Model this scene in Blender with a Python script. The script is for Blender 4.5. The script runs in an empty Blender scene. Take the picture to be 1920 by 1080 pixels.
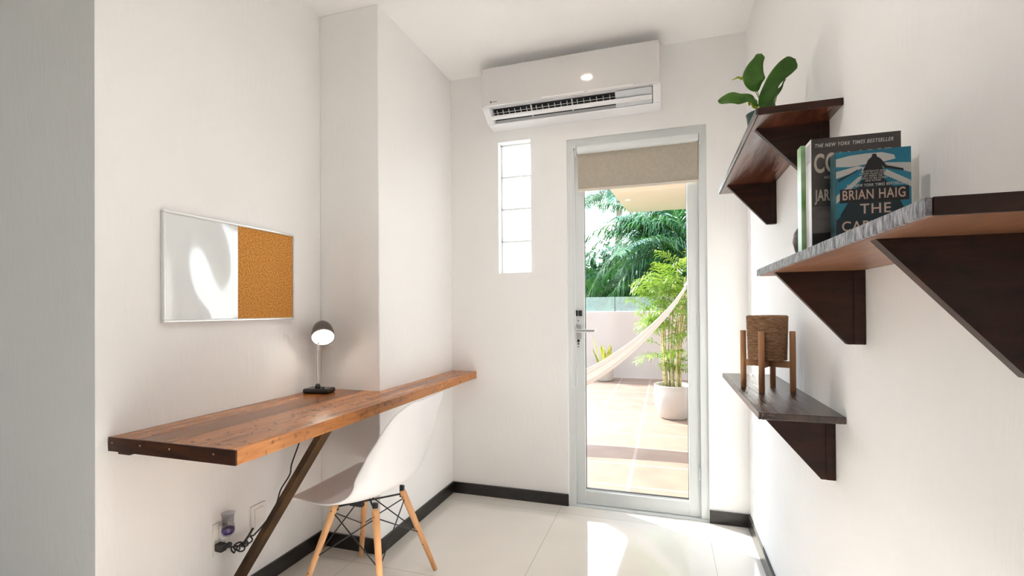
import bpy, bmesh, math, random
from mathutils import Vector, Matrix
random.seed(11)
PI = math.pi
S = bpy.context.scene
C = S.collection

# ------------------------------------------------------------------ camera
YAW, PITCH, ROLL, FPX, CY = 0.3098, 0.0062, -0.0067, 893.8, 576.05
cam_d = bpy.data.cameras.new('camera')
cam = bpy.data.objects.new('camera', cam_d)
C.objects.link(cam)
cam_d.sensor_fit = 'HORIZONTAL'
cam_d.sensor_width = 36.0
cam_d.lens = FPX / 1920 * 36.0
cam_d.shift_x = 0.0
cam_d.shift_y = (CY - 540) / 1920
cam_d.clip_start = 0.02
cam_d.clip_end = 300
Fw = Vector((-math.sin(YAW) * math.cos(PITCH), math.cos(YAW) * math.cos(PITCH), math.sin(PITCH)))
Rt = Vector((math.cos(YAW), math.sin(YAW), 0))
Up = Rt.cross(Fw)
R2 = Rt * math.cos(ROLL) + Up * math.sin(ROLL)
U2 = -Rt * math.sin(ROLL) + Up * math.cos(ROLL)
M3 = Matrix((R2, U2, -Fw)).transposed()
cam.matrix_world = Matrix.Translation((0, 0, 1.16)) @ M3.to_4x4()
S.camera = cam

# ------------------------------------------------------------------ view + world + lights
S.view_settings.view_transform = 'Standard'
S.view_settings.look = 'None'
S.view_settings.gamma = 1
S.view_settings.use_curve_mapping = False
S.view_settings.exposure = 1.0
S.cycles.max_bounces = 16
S.cycles.diffuse_bounces = 12
S.cycles.transparent_max_bounces = 16

W = bpy.data.worlds.new('world')
S.world = W
W.use_nodes = True
nt = W.node_tree
nt.nodes.clear()
wo = nt.nodes.new('ShaderNodeOutputWorld')
bg = nt.nodes.new('ShaderNodeBackground')
tc = nt.nodes.new('ShaderNodeTexCoord')
sp = nt.nodes.new('ShaderNodeSeparateXYZ')
rp = nt.nodes.new('ShaderNodeValToRGB')
nt.links.new(tc.outputs['Generated'], sp.inputs[0])
nt.links.new(sp.outputs['Z'], rp.inputs[0])
rp.color_ramp.elements[0].position = 0.0
rp.color_ramp.elements[0].color = (0.93, 0.97, 1.0, 1)
rp.color_ramp.elements[1].position = 0.8
rp.color_ramp.elements[1].color = (0.55, 0.75, 1.0, 1)
nt.links.new(rp.outputs[0], bg.inputs[0])
bg.inputs[1].default_value = 4.0
nt.links.new(bg.outputs[0], wo.inputs[0])

SUN_EL = math.radians(38)
sd = Vector((0.89 * math.cos(SUN_EL), -0.456 * math.cos(SUN_EL), -math.sin(SUN_EL)))
sun_d = bpy.data.lights.new('sun', 'SUN')
sun_d.energy = 8.0
sun_d.angle = math.radians(0.6)
sun_d.color = (1.0, 0.95, 0.88)
sun = bpy.data.objects.new('sun', sun_d)
sun.rotation_euler = sd.to_track_quat('-Z', 'Y').to_euler()
sun.location = (-6, 8, 9)
C.objects.link(sun)

def area(name, loc, dirv, sx, sy, power, col=(1, 1, 1), portal=False):
    d = bpy.data.lights.new(name, 'AREA')
    d.shape = 'RECTANGLE'
    d.size, d.size_y = sx, sy
    d.energy = power
    d.color = col
    o = bpy.data.objects.new(name, d)
    o.location = loc
    o.rotation_euler = Vector(dirv).to_track_quat('-Z', 'Z').to_euler()
    C.objects.link(o)
    if portal:
        d.cycles.is_portal = True
    return o
# sky light through the terrace door, the slit and the added window of the room behind (portals only guide sampling)
area('door_sky_portal', (-0.165, 2.96, 1.0), (0, -1, 0), 0.76, 2.05, 1, portal=True)
area('added_window_portal', (-3.1, -3.20, 1.5), (0, 1, 0), 1.2, 1.2, 1, portal=True)

def spot(name, loc, power, size=0.055, col=(1.0, 0.9, 0.78), spread=105):
    d = bpy.data.lights.new(name, 'AREA')
    d.shape = 'DISK'
    d.size = size
    d.energy = power
    d.color = col
    d.spread = math.radians(spread)
    o = bpy.data.objects.new(name, d)
    o.location = loc
    C.objects.link(o)
    return o
DOWNLIGHTS = [(-0.46, 2.17, 0.5, 120), (-0.40, 0.90, 16, 46), (-0.46, -0.9, 0.6, 120), (-2.4, -0.9, 0.3, 120)]  # first one is mirrored in the air conditioner, the others are added fill
for i, (x, y, pw, spr) in enumerate(DOWNLIGHTS):
    spot('downlight_beam', (x, y, 2.628), pw, col=(1.0, 0.965, 0.93), spread=spr)
spot('fill_glow', (-0.40, 0.90, 2.627), 3.2, col=(1.0, 0.965, 0.93), spread=170)  # extra wide source added as fill, without a fitting of its own

# ------------------------------------------------------------------ materials
def mat(name, col=(0.8, 0.8, 0.8), rough=0.6, metal=0.0, spec=0.5, coat=0.0):
    m = bpy.data.materials.new(name)
    m.use_nodes = True
    b = m.node_tree.nodes['Principled BSDF']
    b.inputs['Base Color'].default_value = (*col, 1)
    b.inputs['Roughness'].default_value = rough
    b.inputs['Metallic'].default_value = metal
    b.inputs['Specular IOR Level'].default_value = spec
    b.inputs['Coat Weight'].default_value = coat
    return m

def nd(m, t, **kw):
    n = m.node_tree.nodes.new(t)
    for k, v in kw.items():
        setattr(n, k, v)
    return n

def lk(m, a, b):
    m.node_tree.links.new(a, b)

def bs(m):
    return m.node_tree.nodes['Principled BSDF']

def noise_col(m, c1, c2, scale=(5, 5, 5), detail=4, lo=0.35, hi=0.65, bump=0.0, bscale=None, rough=None):
    """two-colour noise over object coordinates, optional bump"""
    co = nd(m, 'ShaderNodeTexCoord')
    mp = nd(m, 'ShaderNodeMapping')
    mp.inputs['Scale'].default_value = scale
    lk(m, co.outputs['Object'], mp.inputs[0])
    no = nd(m, 'ShaderNodeTexNoise')
    no.inputs['Scale'].default_value = 1
    no.inputs['Detail'].default_value = detail
    lk(m, mp.outputs[0], no.inputs['Vector'])
    r = nd(m, 'ShaderNodeValToRGB')
    r.color_ramp.elements[0].position = lo
    r.color_ramp.elements[1].position = hi
    r.color_ramp.elements[0].color = (*c1, 1)
    r.color_ramp.elements[1].color = (*c2, 1)
    lk(m, no.outputs[0], r.inputs[0])
    lk(m, r.outputs[0], bs(m).inputs['Base Color'])
    if bump:
        bp = nd(m, 'ShaderNodeBump')
        bp.inputs['Strength'].default_value = bump
        bp.inputs['Distance'].default_value = 0.01
        if bscale:
            mp2 = nd(m, 'ShaderNodeMapping')
            mp2.inputs['Scale'].default_value = bscale
            lk(m, co.outputs['Object'], mp2.inputs[0])
            n2 = nd(m, 'ShaderNodeTexNoise')
            n2.inputs['Scale'].default_value = 1
            n2.inputs['Detail'].default_value = 5
            lk(m, mp2.outputs[0], n2.inputs['Vector'])
            lk(m, n2.outputs[0], bp.inputs['Height'])
        else:
            lk(m, no.outputs[0], bp.inputs['Height'])
        lk(m, bp.outputs[0], bs(m).inputs['Normal'])
    return m

M = {}
M['wall'] = noise_col(mat('white_plaster', rough=0.75, spec=0.25), (0.868, 0.862, 0.856), (0.888, 0.883, 0.878), (1.2, 1.2, 0.8), bump=0.12, bscale=(60, 60, 14))
M['wall_out'] = noise_col(mat('terrace_plaster', rough=0.85, spec=0.2), (0.40, 0.335, 0.30), (0.44, 0.375, 0.335), (2, 2, 1.2), bump=0.2, bscale=(20, 20, 8))
M['ceiling'] = noise_col(mat('white_ceiling_paint', rough=0.85, spec=0.2), (0.925, 0.92, 0.912), (0.94, 0.935, 0.928), (1, 1, 1), bump=0.1, bscale=(40, 40, 40))
M['black_tile'] = noise_col(mat('black_skirting_tile', rough=0.28, spec=0.5), (0.010, 0.008, 0.007), (0.026, 0.022, 0.020), (9, 9, 30), lo=0.45, hi=0.75, bump=0.05)
M['alu'] = noise_col(mat('white_powder_coated_aluminium', rough=0.38, spec=0.5), (0.66, 0.69, 0.695), (0.70, 0.725, 0.73), (3, 3, 1))
M['plastic'] = mat('white_plastic', (0.80, 0.80, 0.80), 0.35)
M['ac_white'] = mat('glossy_white_air_conditioner_shell', (0.66, 0.645, 0.65), 0.10, coat=0.6)
M['ac_body'] = mat('satin_white_air_conditioner_body', (0.80, 0.80, 0.82), 0.35)
M['ac_grey'] = mat('grey_vane_plastic', (0.55, 0.57, 0.60), 0.35)
M['black'] = mat('black_plastic', (0.012, 0.012, 0.013), 0.4)
M['dark_void'] = mat('dark_fan_slot', (0.008, 0.007, 0.009), 0.7)
M['chrome'] = mat('brushed_chrome', (0.70, 0.68, 0.66), 0.18, metal=1)
M['handle'] = mat('satin_silver_handle', (0.62, 0.62, 0.61), 0.3, metal=0.9)
M['silver'] = mat('silver_aluminium_frame', (0.78, 0.79, 0.80), 0.3, metal=0.6)
M['blind'] = noise_col(mat('beige_blind_fabric', rough=0.9, spec=0.1), (0.40, 0.355, 0.295), (0.43, 0.385, 0.325), (60, 60, 60))
M['cassette'] = mat('pale_blind_cassette', (0.72, 0.75, 0.76), 0.4)
M['shell'] = mat('white_chair_shell', (0.70, 0.70, 0.715), 0.3)
M['chair_wood'] = noise_col(mat('light_beech_wood', rough=0.45), (0.56, 0.27, 0.11), (0.70, 0.39, 0.18), (25, 25, 4), lo=0.3, hi=0.7)
M['dowel'] = noise_col(mat('brown_dowel_wood', rough=0.5), (0.30, 0.13, 0.055), (0.44, 0.22, 0.10), (30, 30, 6), lo=0.3, hi=0.7)
M['whiteboard'] = mat('glossy_whiteboard', (0.72, 0.745, 0.755), 0.05, coat=0.5)
M['steel_dark'] = mat('dark_taupe_lamp_metal', (0.13, 0.105, 0.09), 0.35, metal=0.5)
M['pages'] = noise_col(mat('book_pages', rough=0.9), (0.55, 0.50, 0.42), (0.66, 0.61, 0.52), (5, 5, 400), lo=0.4, hi=0.6)
M['soil'] = noise_col(mat('potting_soil', rough=1), (0.02, 0.012, 0.008), (0.07, 0.045, 0.03), (60, 60, 60))
M['green_pot'] = mat('dark_green_pot', (0.006, 0.045, 0.035), 0.4)
M['white_pot'] = noise_col(mat('white_glazed_pot', rough=0.3), (0.42, 0.375, 0.33), (0.46, 0.415, 0.37), (3, 3, 3))
M['stone'] = noise_col(mat('dark_grey_ball_stone', rough=0.55), (0.07, 0.06, 0.065), (0.17, 0.15, 0.16), (40, 40, 90), lo=0.4, hi=0.7, bump=0.3)
M['outlet'] = mat('white_outlet_plastic', (0.82, 0.80, 0.77), 0.35)

def cork():
    m = mat('cork', rough=0.95, spec=0.1)
    return noise_col(m, (0.40, 0.155, 0.030), (0.66, 0.33, 0.09), (160, 160, 160), detail=3, lo=0.35, hi=0.62, bump=0.4, bscale=(200, 200, 200))
M['cork'] = cork()

def wood(name, dark, light, rough, scale, streak=0.5, planks=0.0, bump=0.25, spec=0.5, gl=0.0):
    """grained wood; scale stretches the grain, planks = plank width along X (0 for none)"""
    m = mat(name, rough=rough, spec=spec)
    co = nd(m, 'ShaderNodeTexCoord')
    mp = nd(m, 'ShaderNodeMapping')
    mp.inputs['Scale'].default_value = scale
    lk(m, co.outputs['Object'], mp.inputs[0])
    n1 = nd(m, 'ShaderNodeTexNoise')
    n1.inputs['Scale'].default_value = 1
    n1.inputs['Detail'].default_value = 7
    n1.inputs['Roughness'].default_value = 0.62
    n1.inputs['Distortion'].default_value = 0.8
    vec = mp.outputs[0]
    if planks:
        sx = nd(m, 'ShaderNodeSeparateXYZ')
        lk(m, co.outputs['Object'], sx.inputs[0])
        dv = nd(m, 'ShaderNodeMath', operation='DIVIDE')
        dv.inputs[1].default_value = planks
        lk(m, sx.outputs['X'], dv.inputs[0])
        fl = nd(m, 'ShaderNodeMath', operation='FLOOR')
        lk(m, dv.outputs[0], fl.inputs[0])
        wn = nd(m, 'ShaderNodeTexWhiteNoise', noise_dimensions='1D')
        lk(m, fl.outputs[0], wn.inputs['W'])
        ad = nd(m, 'ShaderNodeVectorMath', operation='MULTIPLY_ADD')
        ad.inputs[1].default_value = (13, 13, 13)
        lk(m, wn.outputs['Color'], ad.inputs[0])
        lk(m, mp.outputs[0], ad.inputs[2])
        vec = ad.outputs[0]
    lk(m, vec, n1.inputs['Vector'])
    r = nd(m, 'ShaderNodeValToRGB')
    e = r.color_ramp.elements
    e[0].position, e[1].position = 0.30, 0.72
    e[0].color, e[1].color = (*dark, 1), (*light, 1)
    lk(m, n1.outputs[0], r.inputs[0])
    out = r.outputs[0]
    if planks:
        mx = nd(m, 'ShaderNodeMix', data_type='RGBA', blend_type='MULTIPLY')
        mr = nd(m, 'ShaderNodeMapRange')
        mr.inputs['To Min'].default_value = 0.55
        mr.inputs['To Max'].default_value = 1.15
        lk(m, wn.outputs['Value'], mr.inputs[0])
        mx.inputs[0].default_value = 1
        lk(m, out, mx.inputs[6])
        lk(m, mr.outputs[0], mx.inputs[7])
        out = mx.outputs[2]
        # seam lines
        fr = nd(m, 'ShaderNodeMath', operation='FRACT')
        lk(m, dv.outputs[0], fr.inputs[0])
        gt = nd(m, 'ShaderNodeMath', operation='GREATER_THAN')
        gt.inputs[1].default_value = 0.985
        lk(m, fr.outputs[0], gt.inputs[0])
        m2 = nd(m, 'ShaderNodeMix', data_type='RGBA')
        m2.inputs[7].default_value = (dark[0] * .4, dark[1] * .4, dark[2] * .4, 1)
        ml = nd(m, 'ShaderNodeMath', operation='MULTIPLY')
        ml.inputs[1].default_value = 0.6
        lk(m, gt.outputs[0], ml.inputs[0])
        lk(m, ml.outputs[0], m2.inputs[0])
        lk(m, out, m2.inputs[6])
        out = m2.outputs[2]
    # worn dark marks
    n3 = nd(m, 'ShaderNodeTexNoise')
    n3.inputs['Scale'].default_value = 42
    n3.inputs['Detail'].default_value = 6
    lk(m, co.outputs['Object'], n3.inputs['Vector'])
    r3 = nd(m, 'ShaderNodeValToRGB')
    r3.color_ramp.elements[0].position = 0.57
    r3.color_ramp.elements[1].position = 0.72
    r3.color_ramp.elements[0].color = (0, 0, 0, 1)
    r3.color_ramp.elements[1].color = (streak, streak, streak, 1)
    lk(m, n3.outputs[0], r3.inputs[0])
    m4 = nd(m, 'ShaderNodeMix', data_type='RGBA')
    lk(m, r3.outputs[0], m4.inputs[0])
    lk(m, out, m4.inputs[6])
    m4.inputs[7].default_value = (dark[0] * .35, dark[1] * .35, dark[2] * .35, 1)
    lk(m, m4.outputs[2], bs(m).inputs['Base Color'])
    bp = nd(m, 'ShaderNodeBump')
    bp.inputs['Strength'].default_value = bump
    bp.inputs['Distance'].default_value = 0.004
    lk(m, n1.outputs[0], bp.inputs['Height'])
    lk(m, bp.outputs[0], bs(m).inputs['Normal'])
    return m
M['desk'] = wood('worn_orange_brown_desk_wood', (0.17, 0.050, 0.011), (0.54, 0.205, 0.055), 0.25, (14, 1.3, 14), streak=0.6, planks=0.128)
M['desk_edge'] = wood('worn_light_desk_edge_wood', (0.24, 0.075, 0.014), (0.56, 0.24, 0.070), 0.38, (40, 5, 40), streak=0.95)
M['desk_end'] = wood('dark_desk_end_wood', (0.016, 0.004, 0.001), (0.085, 0.026, 0.006), 0.5, (3, 20, 20), streak=0.6, spec=0.3)  # darker brown than the other desk woods
M['brace'] = wood('dark_olive_brown_brace_wood', (0.012, 0.005, 0.001), (0.070, 0.032, 0.007), 0.55, (9, 20, 9), streak=0.5, spec=0.25)
M['shelf'] = wood('dark_walnut_stained_wood', (0.008, 0.003, 0.002), (0.062, 0.023, 0.013), 0.24, (30, 3.5, 30), streak=0.6, bump=1.0, spec=0.9)
M['bracket'] = wood('dark_walnut_bracket_wood', (0.006, 0.002, 0.001), (0.046, 0.016, 0.008), 0.42, (5, 30, 30), streak=0.5, bump=0.3, spec=0.25)
M['shelf_red'] = wood('reddish_walnut_board_wood', (0.016, 0.005, 0.003), (0.150, 0.050, 0.022), 0.22, (26, 3.0, 26), streak=0.3, bump=0.7, spec=0.8)
M['mid_board'] = wood('walnut_board_wood', (0.080, 0.030, 0.015), (0.24, 0.105, 0.052), 0.36, (30, 3.5, 30), streak=0.3, bump=0.4)

def hewn():
    m = mat('rough_sawn_edge_wood_painted_sheen', rough=0.34, spec=0.8)
    noise_col(m, (0.045, 0.035, 0.040), (0.33, 0.31, 0.345), (60, 110, 60), detail=5, lo=0.35, hi=0.7, bump=0.9, bscale=(30, 130, 60))  # pale blue-grey in the colour paints the sheen along this edge
    return m
M['hewn'] = hewn()

def rope():
    m = mat('wound_jute_rope', rough=0.95, spec=0.1)
    noise_col(m, (0.17, 0.085, 0.045), (0.36, 0.215, 0.125), (60, 60, 420), detail=3, lo=0.35, hi=0.65, bump=0.5, bscale=(60, 60, 420))
    return m
M['rope'] = rope()

def leaf_mat(name, c1, c2, trans=0.35, rough=0.45, scale=6):
    m = mat(name, rough=rough)
    noise_col(m, c1, c2, (scale, scale, scale), lo=0.3, hi=0.7)
    col = bs(m).inputs['Base Color'].links[0].from_socket
    tr = nd(m, 'ShaderNodeBsdfTranslucent')
    lk(m, col, tr.inputs[0])
    mx = nd(m, 'ShaderNodeMixShader')
    mx.inputs[0].default_value = trans
    lk(m, bs(m).outputs[0], mx.inputs[1])
    lk(m, tr.outputs[0], mx.inputs[2])
    lk(m, mx.outputs[0], m.node_tree.nodes['Material Output'].inputs[0])
    return m
M['fig_leaf'] = leaf_mat('glossy_fig_leaf', (0.022, 0.085, 0.003), (0.060, 0.190, 0.006), 0.3, 0.4, 18)
M['young_leaf'] = leaf_mat('young_yellow_green_leaf', (0.30, 0.40, 0.02), (0.40, 0.50, 0.04), 0.4, 0.4, 18)
M['palm_leaf'] = leaf_mat('palm_frond', (0.008, 0.062, 0.026), (0.055, 0.175, 0.022), 0.3, 0.32, 2.2)
M['palm_leaf_pale'] = leaf_mat('pale_palm_frond', (0.04, 0.14, 0.09), (0.13, 0.27, 0.16), 0.3, 0.3, 2)
M['bamboo_leaf'] = leaf_mat('bright_bamboo_palm_leaf', (0.10, 0.22, 0.02), (0.30, 0.42, 0.05), 0.4, 0.4, 6)
M['snake_leaf'] = leaf_mat('yellow_green_sword_leaf', (0.22, 0.30, 0.04), (0.75, 0.66, 0.10), 0.3, 0.5, 14)
M['cane'] = noise_col(mat('bamboo_palm_cane', rough=0.6), (0.25, 0.22, 0.07), (0.50, 0.42, 0.20), (12, 12, 40))
M['trunk'] = noise_col(mat('palm_trunk', rough=0.9), (0.14, 0.11, 0.08), (0.30, 0.25, 0.19), (5, 5, 30), bump=0.4)
M['bush_leaf'] = leaf_mat('dense_tree_leaf', (0.012, 0.055, 0.018), (0.04, 0.14, 0.03), 0.25, 0.6, 3)

def tiles(name, c1, c2, grout, size, rough, off=(0, 0), gw=0.004, bump=0.1, spec=0.5, nscale=6, coat=0.0):
    m = mat(name, rough=rough, spec=spec, coat=coat)
    noise_col(m, c1, c2, (nscale, nscale, nscale), detail=6, lo=0.3, hi=0.7)
    src = bs(m).inputs['Base Color'].links[0].from_socket
    co = nd(m, 'ShaderNodeTexCoord')
    mp = nd(m, 'ShaderNodeMapping')
    mp.inputs['Location'].default_value = (off[0], off[1], 0)
    lk(m, co.outputs['Object'], mp.inputs[0])
    br = nd(m, 'ShaderNodeTexBrick')
    br.offset = 0
    br.inputs['Scale'].default_value = 1
    br.inputs['Brick Width'].default_value = size
    br.inputs['Row Height'].default_value = size
    br.inputs['Mortar Size'].default_value = gw
    br.inputs['Mortar Smooth'].default_value = 0
    br.inputs['Color1'].default_value = (1, 1, 1, 1)
    br.inputs['Color2'].default_value = (0.88, 0.88, 0.88, 1)
    lk(m, mp.outputs[0], br.inputs['Vector'])
    mu = nd(m, 'ShaderNodeMix', data_type='RGBA', blend_type='MULTIPLY')
    mu.inputs[0].default_value = 0.6
    lk(m, src, mu.inputs[6])
    lk(m, br.outputs['Color'], mu.inputs[7])
    mx = nd(m, 'ShaderNodeMix', data_type='RGBA')
    lk(m, br.outputs['Fac'], mx.inputs[0])
    lk(m, mu.outputs[2], mx.inputs[6])
    mx.inputs[7].default_value = (*grout, 1)
    lk(m, mx.outputs[2], bs(m).inputs['Base Color'])
    return m
M['floor'] = tiles('polished_cream_porcelain', (0.72, 0.69, 0.64), (0.77, 0.74, 0.69), (0.50, 0.47, 0.43), 0.80, 0.07, off=(0.59, 0.515), gw=0.0018, spec=0.6, nscale=3, coat=0.3)
M['terracotta'] = tiles('terracotta_terrace_tile', (0.215, 0.130, 0.093), (0.265, 0.168, 0.122), (0.31, 0.225, 0.175), 0.46, 0.6, off=(0.235, 0.0), gw=0.012, nscale=5)

def glass(name, tint=(1, 1, 1), refl=0.9, haze=0.0):
    """thin clear pane: mostly transparent, fresnel reflection"""
    m = bpy.data.materials.new(name)
    m.use_nodes = True
    n = m.node_tree.nodes
    n.clear()
    o = n.new('ShaderNodeOutputMaterial')
    t = n.new('ShaderNodeBsdfTransparent')
    t.inputs[0].default_value = (*tint, 1)
    g = n.new('ShaderNodeBsdfGlossy')
    g.inputs['Roughness'].default_value = 0.02
    lw = n.new('ShaderNodeLayerWeight')
    pw_ = n.new('ShaderNodeMath'); pw_.operation = 'POWER'; pw_.inputs[1].default_value = 5
    f = n.new('ShaderNodeMath'); f.operation = 'MULTIPLY_ADD'; f.inputs[1].default_value = 0.5; f.inputs[2].default_value = 0.03
    m.node_tree.links.new(lw.outputs['Facing'], pw_.inputs[0])
    m.node_tree.links.new(pw_.outputs[0], f.inputs[0])
    x = n.new('ShaderNodeMixShader')
    l = m.node_tree.links
    l.new(f.outputs[0], x.inputs[0])
    l.new(t.outputs[0], x.inputs[1])
    l.new(g.outputs[0], x.inputs[2])
    last = x.outputs[0]
    if haze:
        d = n.new('ShaderNodeBsdfTranslucent')
        d.inputs[0].default_value = (0.95, 0.97, 0.97, 1)
        y = n.new('ShaderNodeMixShader')
        y.inputs[0].default_value = haze
        l.new(last, y.inputs[1])
        l.new(d.outputs[0], y.inputs[2])
        last = y.outputs[0]
    l.new(last, o.inputs[0])
    return m
M['glass'] = glass('clear_pane', (0.97, 0.985, 0.98))
M['rail_glass'] = glass('greenish_pane', (0.72, 0.84, 0.82), haze=0.10)
M['cup_glass'] = glass('clear_cup_glass', (0.80, 0.80, 0.82))
M['block'] = glass('frosted_block', (0.9, 0.93, 0.95), haze=0.80)

def emit(name, col, st):
    m = bpy.data.materials.new(name)
    m.use_nodes = True
    b = bs(m)
    b.inputs['Base Color'].default_value = (*col, 1)
    b.inputs['Emission Color'].default_value = (*col, 1)
    b.inputs['Emission Strength'].default_value = st
    return m
M['bulb'] = emit('lit_lamp_diffuser', (1.0, 0.93, 0.84), 5.0)
M['downlight'] = emit('lit_downlight_diffuser', (1.0, 0.86, 0.66), 30.0)

def cloth():
    m = mat('white_cotton_weave', rough=0.9, spec=0.1)
    co = nd(m, 'ShaderNodeTexCoord')
    uv = nd(m, 'ShaderNodeSeparateXYZ')
    lk(m, co.outputs['UV'], uv.inputs[0])
    w = nd(m, 'ShaderNodeTexWave')
    w.inputs['Scale'].default_value = 2.4
    w.inputs['Distortion'].default_value = 0.6
    w.bands_direction = 'Y'
    lk(m, co.outputs['UV'], w.inputs['Vector'])
    r = nd(m, 'ShaderNodeValToRGB')
    r.color_ramp.elements[0].position = 0.0
    r.color_ramp.elements[0].color = (0.50, 0.47, 0.44, 1)
    r.color_ramp.elements[1].position = 0.10
    r.color_ramp.elements[1].color = (0.70, 0.66, 0.61, 1)
    lk(m, w.outputs[0], r.inputs[0])
    lk(m, r.outputs[0], bs(m).inputs['Base Color'])
    return m
M['cloth'] = cloth()

# ------------------------------------------------------------------ building helpers
class MB:
    """collects shapes in world coordinates; build() links them as one mesh object"""
    def __init__(s):
        s.bm = bmesh.new()
        s.mi = 0
    def _tag(s, faces):
        for f in faces:
            f.material_index = s.mi
    def box(s, x0, x1, y0, y1, z0, z1, bev=0.0, seg=2, rot=None, piv=None):
        g = bmesh.ops.create_cube(s.bm, size=1)
        vs = g['verts']
        for v in vs:
            v.co = Vector((x0 + (v.co.x + .5) * (x1 - x0), y0 + (v.co.y + .5) * (y1 - y0), z0 + (v.co.z + .5) * (z1 - z0)))
        fs = set(f for v in vs for f in v.link_faces)
        if bev:
            es = list(set(e for v in vs for e in v.link_edges))
            r = bmesh.ops.bevel(s.bm, geom=es, offset=bev, segments=seg, affect='EDGES', profile=0.5)
            vs = list(set(r['verts']) | set(v for v in vs if v.is_valid))
            fs = set(f for v in vs for f in v.link_faces)
        s._tag(fs)
        if rot is not None:
            bmesh.ops.rotate(s.bm, verts=[v for v in vs if v.is_valid], cent=piv or Vector(((x0 + x1) / 2, (y0 + y1) / 2, (z0 + z1) / 2)), matrix=rot)
        return s
    def prism(s, pts, axis, a, b):
        """polygon of 2-D points extruded along axis (0 x, 1 y, 2 z) from a to b"""
        def P(p, t):
            return Vector((t, p[0], p[1])) if axis == 0 else Vector((p[0], t, p[1])) if axis == 1 else Vector((p[0], p[1], t))
        A = [s.bm.verts.new(P(p, a)) for p in pts]
        B = [s.bm.verts.new(P(p, b)) for p in pts]
        fs = [s.bm.faces.new(A), s.bm.faces.new(B[::-1])]
        n = len(pts)
        for i in range(n):
            fs.append(s.bm.faces.new((A[i], B[i], B[(i + 1) % n], A[(i + 1) % n])))
        s._tag(fs)
        return s
    def poly(s, pts):
        f = s.bm.faces.new([s.bm.verts.new(Vector(p)) for p in pts])
        s._tag([f])
        return s
    def tube(s, pts, r, seg=10, cap=True):
        pts = [Vector(p) for p in pts]
        n = len(pts)
        rs = r if isinstance(r, (list, tuple)) else [r] * n
        rings, prev = [], None
        for i, p in enumerate(pts):
            t = (pts[min(i + 1, n - 1)] - pts[max(i - 1, 0)]).normalized()
            if prev is None:
                a = t.cross(Vector((0, 0, 1)) if abs(t.z) < 0.9 else Vector((1, 0, 0))).normalized()
            else:
                a = (prev - t * prev.dot(t)).normalized()
            prev = a
            b = t.cross(a)
            rings.append([s.bm.verts.new(p + (a * math.cos(2 * PI * k / seg) + b * math.sin(2 * PI * k / seg)) * rs[i]) for k in range(seg)])
        fs = []
        for i in range(n - 1):
            for k in range(seg):
                fs.append(s.bm.faces.new((rings[i][k], rings[i][(k + 1) % seg], rings[i + 1][(k + 1) % seg], rings[i + 1][k])))
        if cap:
            fs.append(s.bm.faces.new(rings[0][::-1]))
            fs.append(s.bm.faces.new(rings[-1]))
        for f in fs:
            f.smooth = True
        s._tag(fs)
        return s
    def lathe(s, prof, c, seg=32, axis=None, cap0=True, cap1=True):
        """profile [(radius, height)] turned round the vertical through c, or round axis"""
        c = Vector(c)
        q = Vector((0, 0, 1)).rotation_difference(Vector(axis).normalized()) if axis is not None else None
        rings = []
        for r, h in prof:
            ring = []
            for k in range(seg):
                v = Vector((r * math.cos(2 * PI * k / seg), r * math.sin(2 * PI * k / seg), h))
                if q:
                    v = q @ v
                ring.append(s.bm.verts.new(c + v))
            rings.append(ring)
        fs = []
        for i in range(len(prof) - 1):
            for k in range(seg):
                fs.append(s.bm.faces.new((rings[i][k], rings[i][(k + 1) % seg], rings[i + 1][(k + 1) % seg], rings[i + 1][k])))
        for f in fs:
            f.smooth = True
        if cap0:
            fs.append(s.bm.faces.new(rings[0][::-1]))
        if cap1:
            fs.append(s.bm.faces.new(rings[-1]))
        s._tag(fs)
        return s
    def grid(s, fn, nu, nv, smooth=True, uv=False):
        V = [[s.bm.verts.new(Vector(fn(i / nu, j / nv))) for j in range(nv + 1)] for i in range(nu + 1)]
        lay = s.bm.loops.layers.uv.verify() if uv else None
        fs = []
        for i in range(nu):
            for j in range(nv):
                f = s.bm.faces.new((V[i][j], V[i + 1][j], V[i + 1][j + 1], V[i][j + 1]))
                f.smooth = smooth
                if uv:
                    for l, (a, b) in zip(f.loops, ((i, j), (i + 1, j), (i + 1, j + 1), (i, j + 1))):
                        l[lay].uv = (a / nu, b / nv)
                fs.append(f)
        s._tag(fs)
        return s
    def build(s, name, m, parent=None, recalc=True):
        if recalc:
            bmesh.ops.recalc_face_normals(s.bm, faces=s.bm.faces[:])
        me = bpy.data.meshes.new(name)
        s.bm.to_mesh(me)
        s.bm.free()
        for k in (m if isinstance(m, (list, tuple)) else [m]):
            me.materials.append(k)
        o = bpy.data.objects.new(name, me)
        C.objects.link(o)
        if parent is not None:
            off = BASE.get(parent.name, Vector((0, 0, 0)))
            me.transform(Matrix.Translation(-off))
            o.parent = parent
            BASE[o.name] = off
        return o
BASE = {}
def thing(name, label, cat, loc, group=None, kind=None):
    o = bpy.data.objects.new(name, None)
    o.empty_display_size = 0.05
    o.location = loc
    C.objects.link(o)
    BASE[o.name] = Vector(loc)
    tag(o, label, cat, group, kind)
    return o
def tag(o, label=None, cat=None, group=None, kind=None):
    if label: o['label'] = label
    if cat: o['category'] = cat
    if group: o['group'] = group
    if kind: o['kind'] = kind
    return o
def struct(o, label=None):
    o['kind'] = 'structure'
    if label: o['label'] = label
    return o
def solid(o, t, off=0):
    md = o.modifiers.new('thickness', 'SOLIDIFY')
    md.thickness = t
    md.offset = off
    return md
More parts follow.
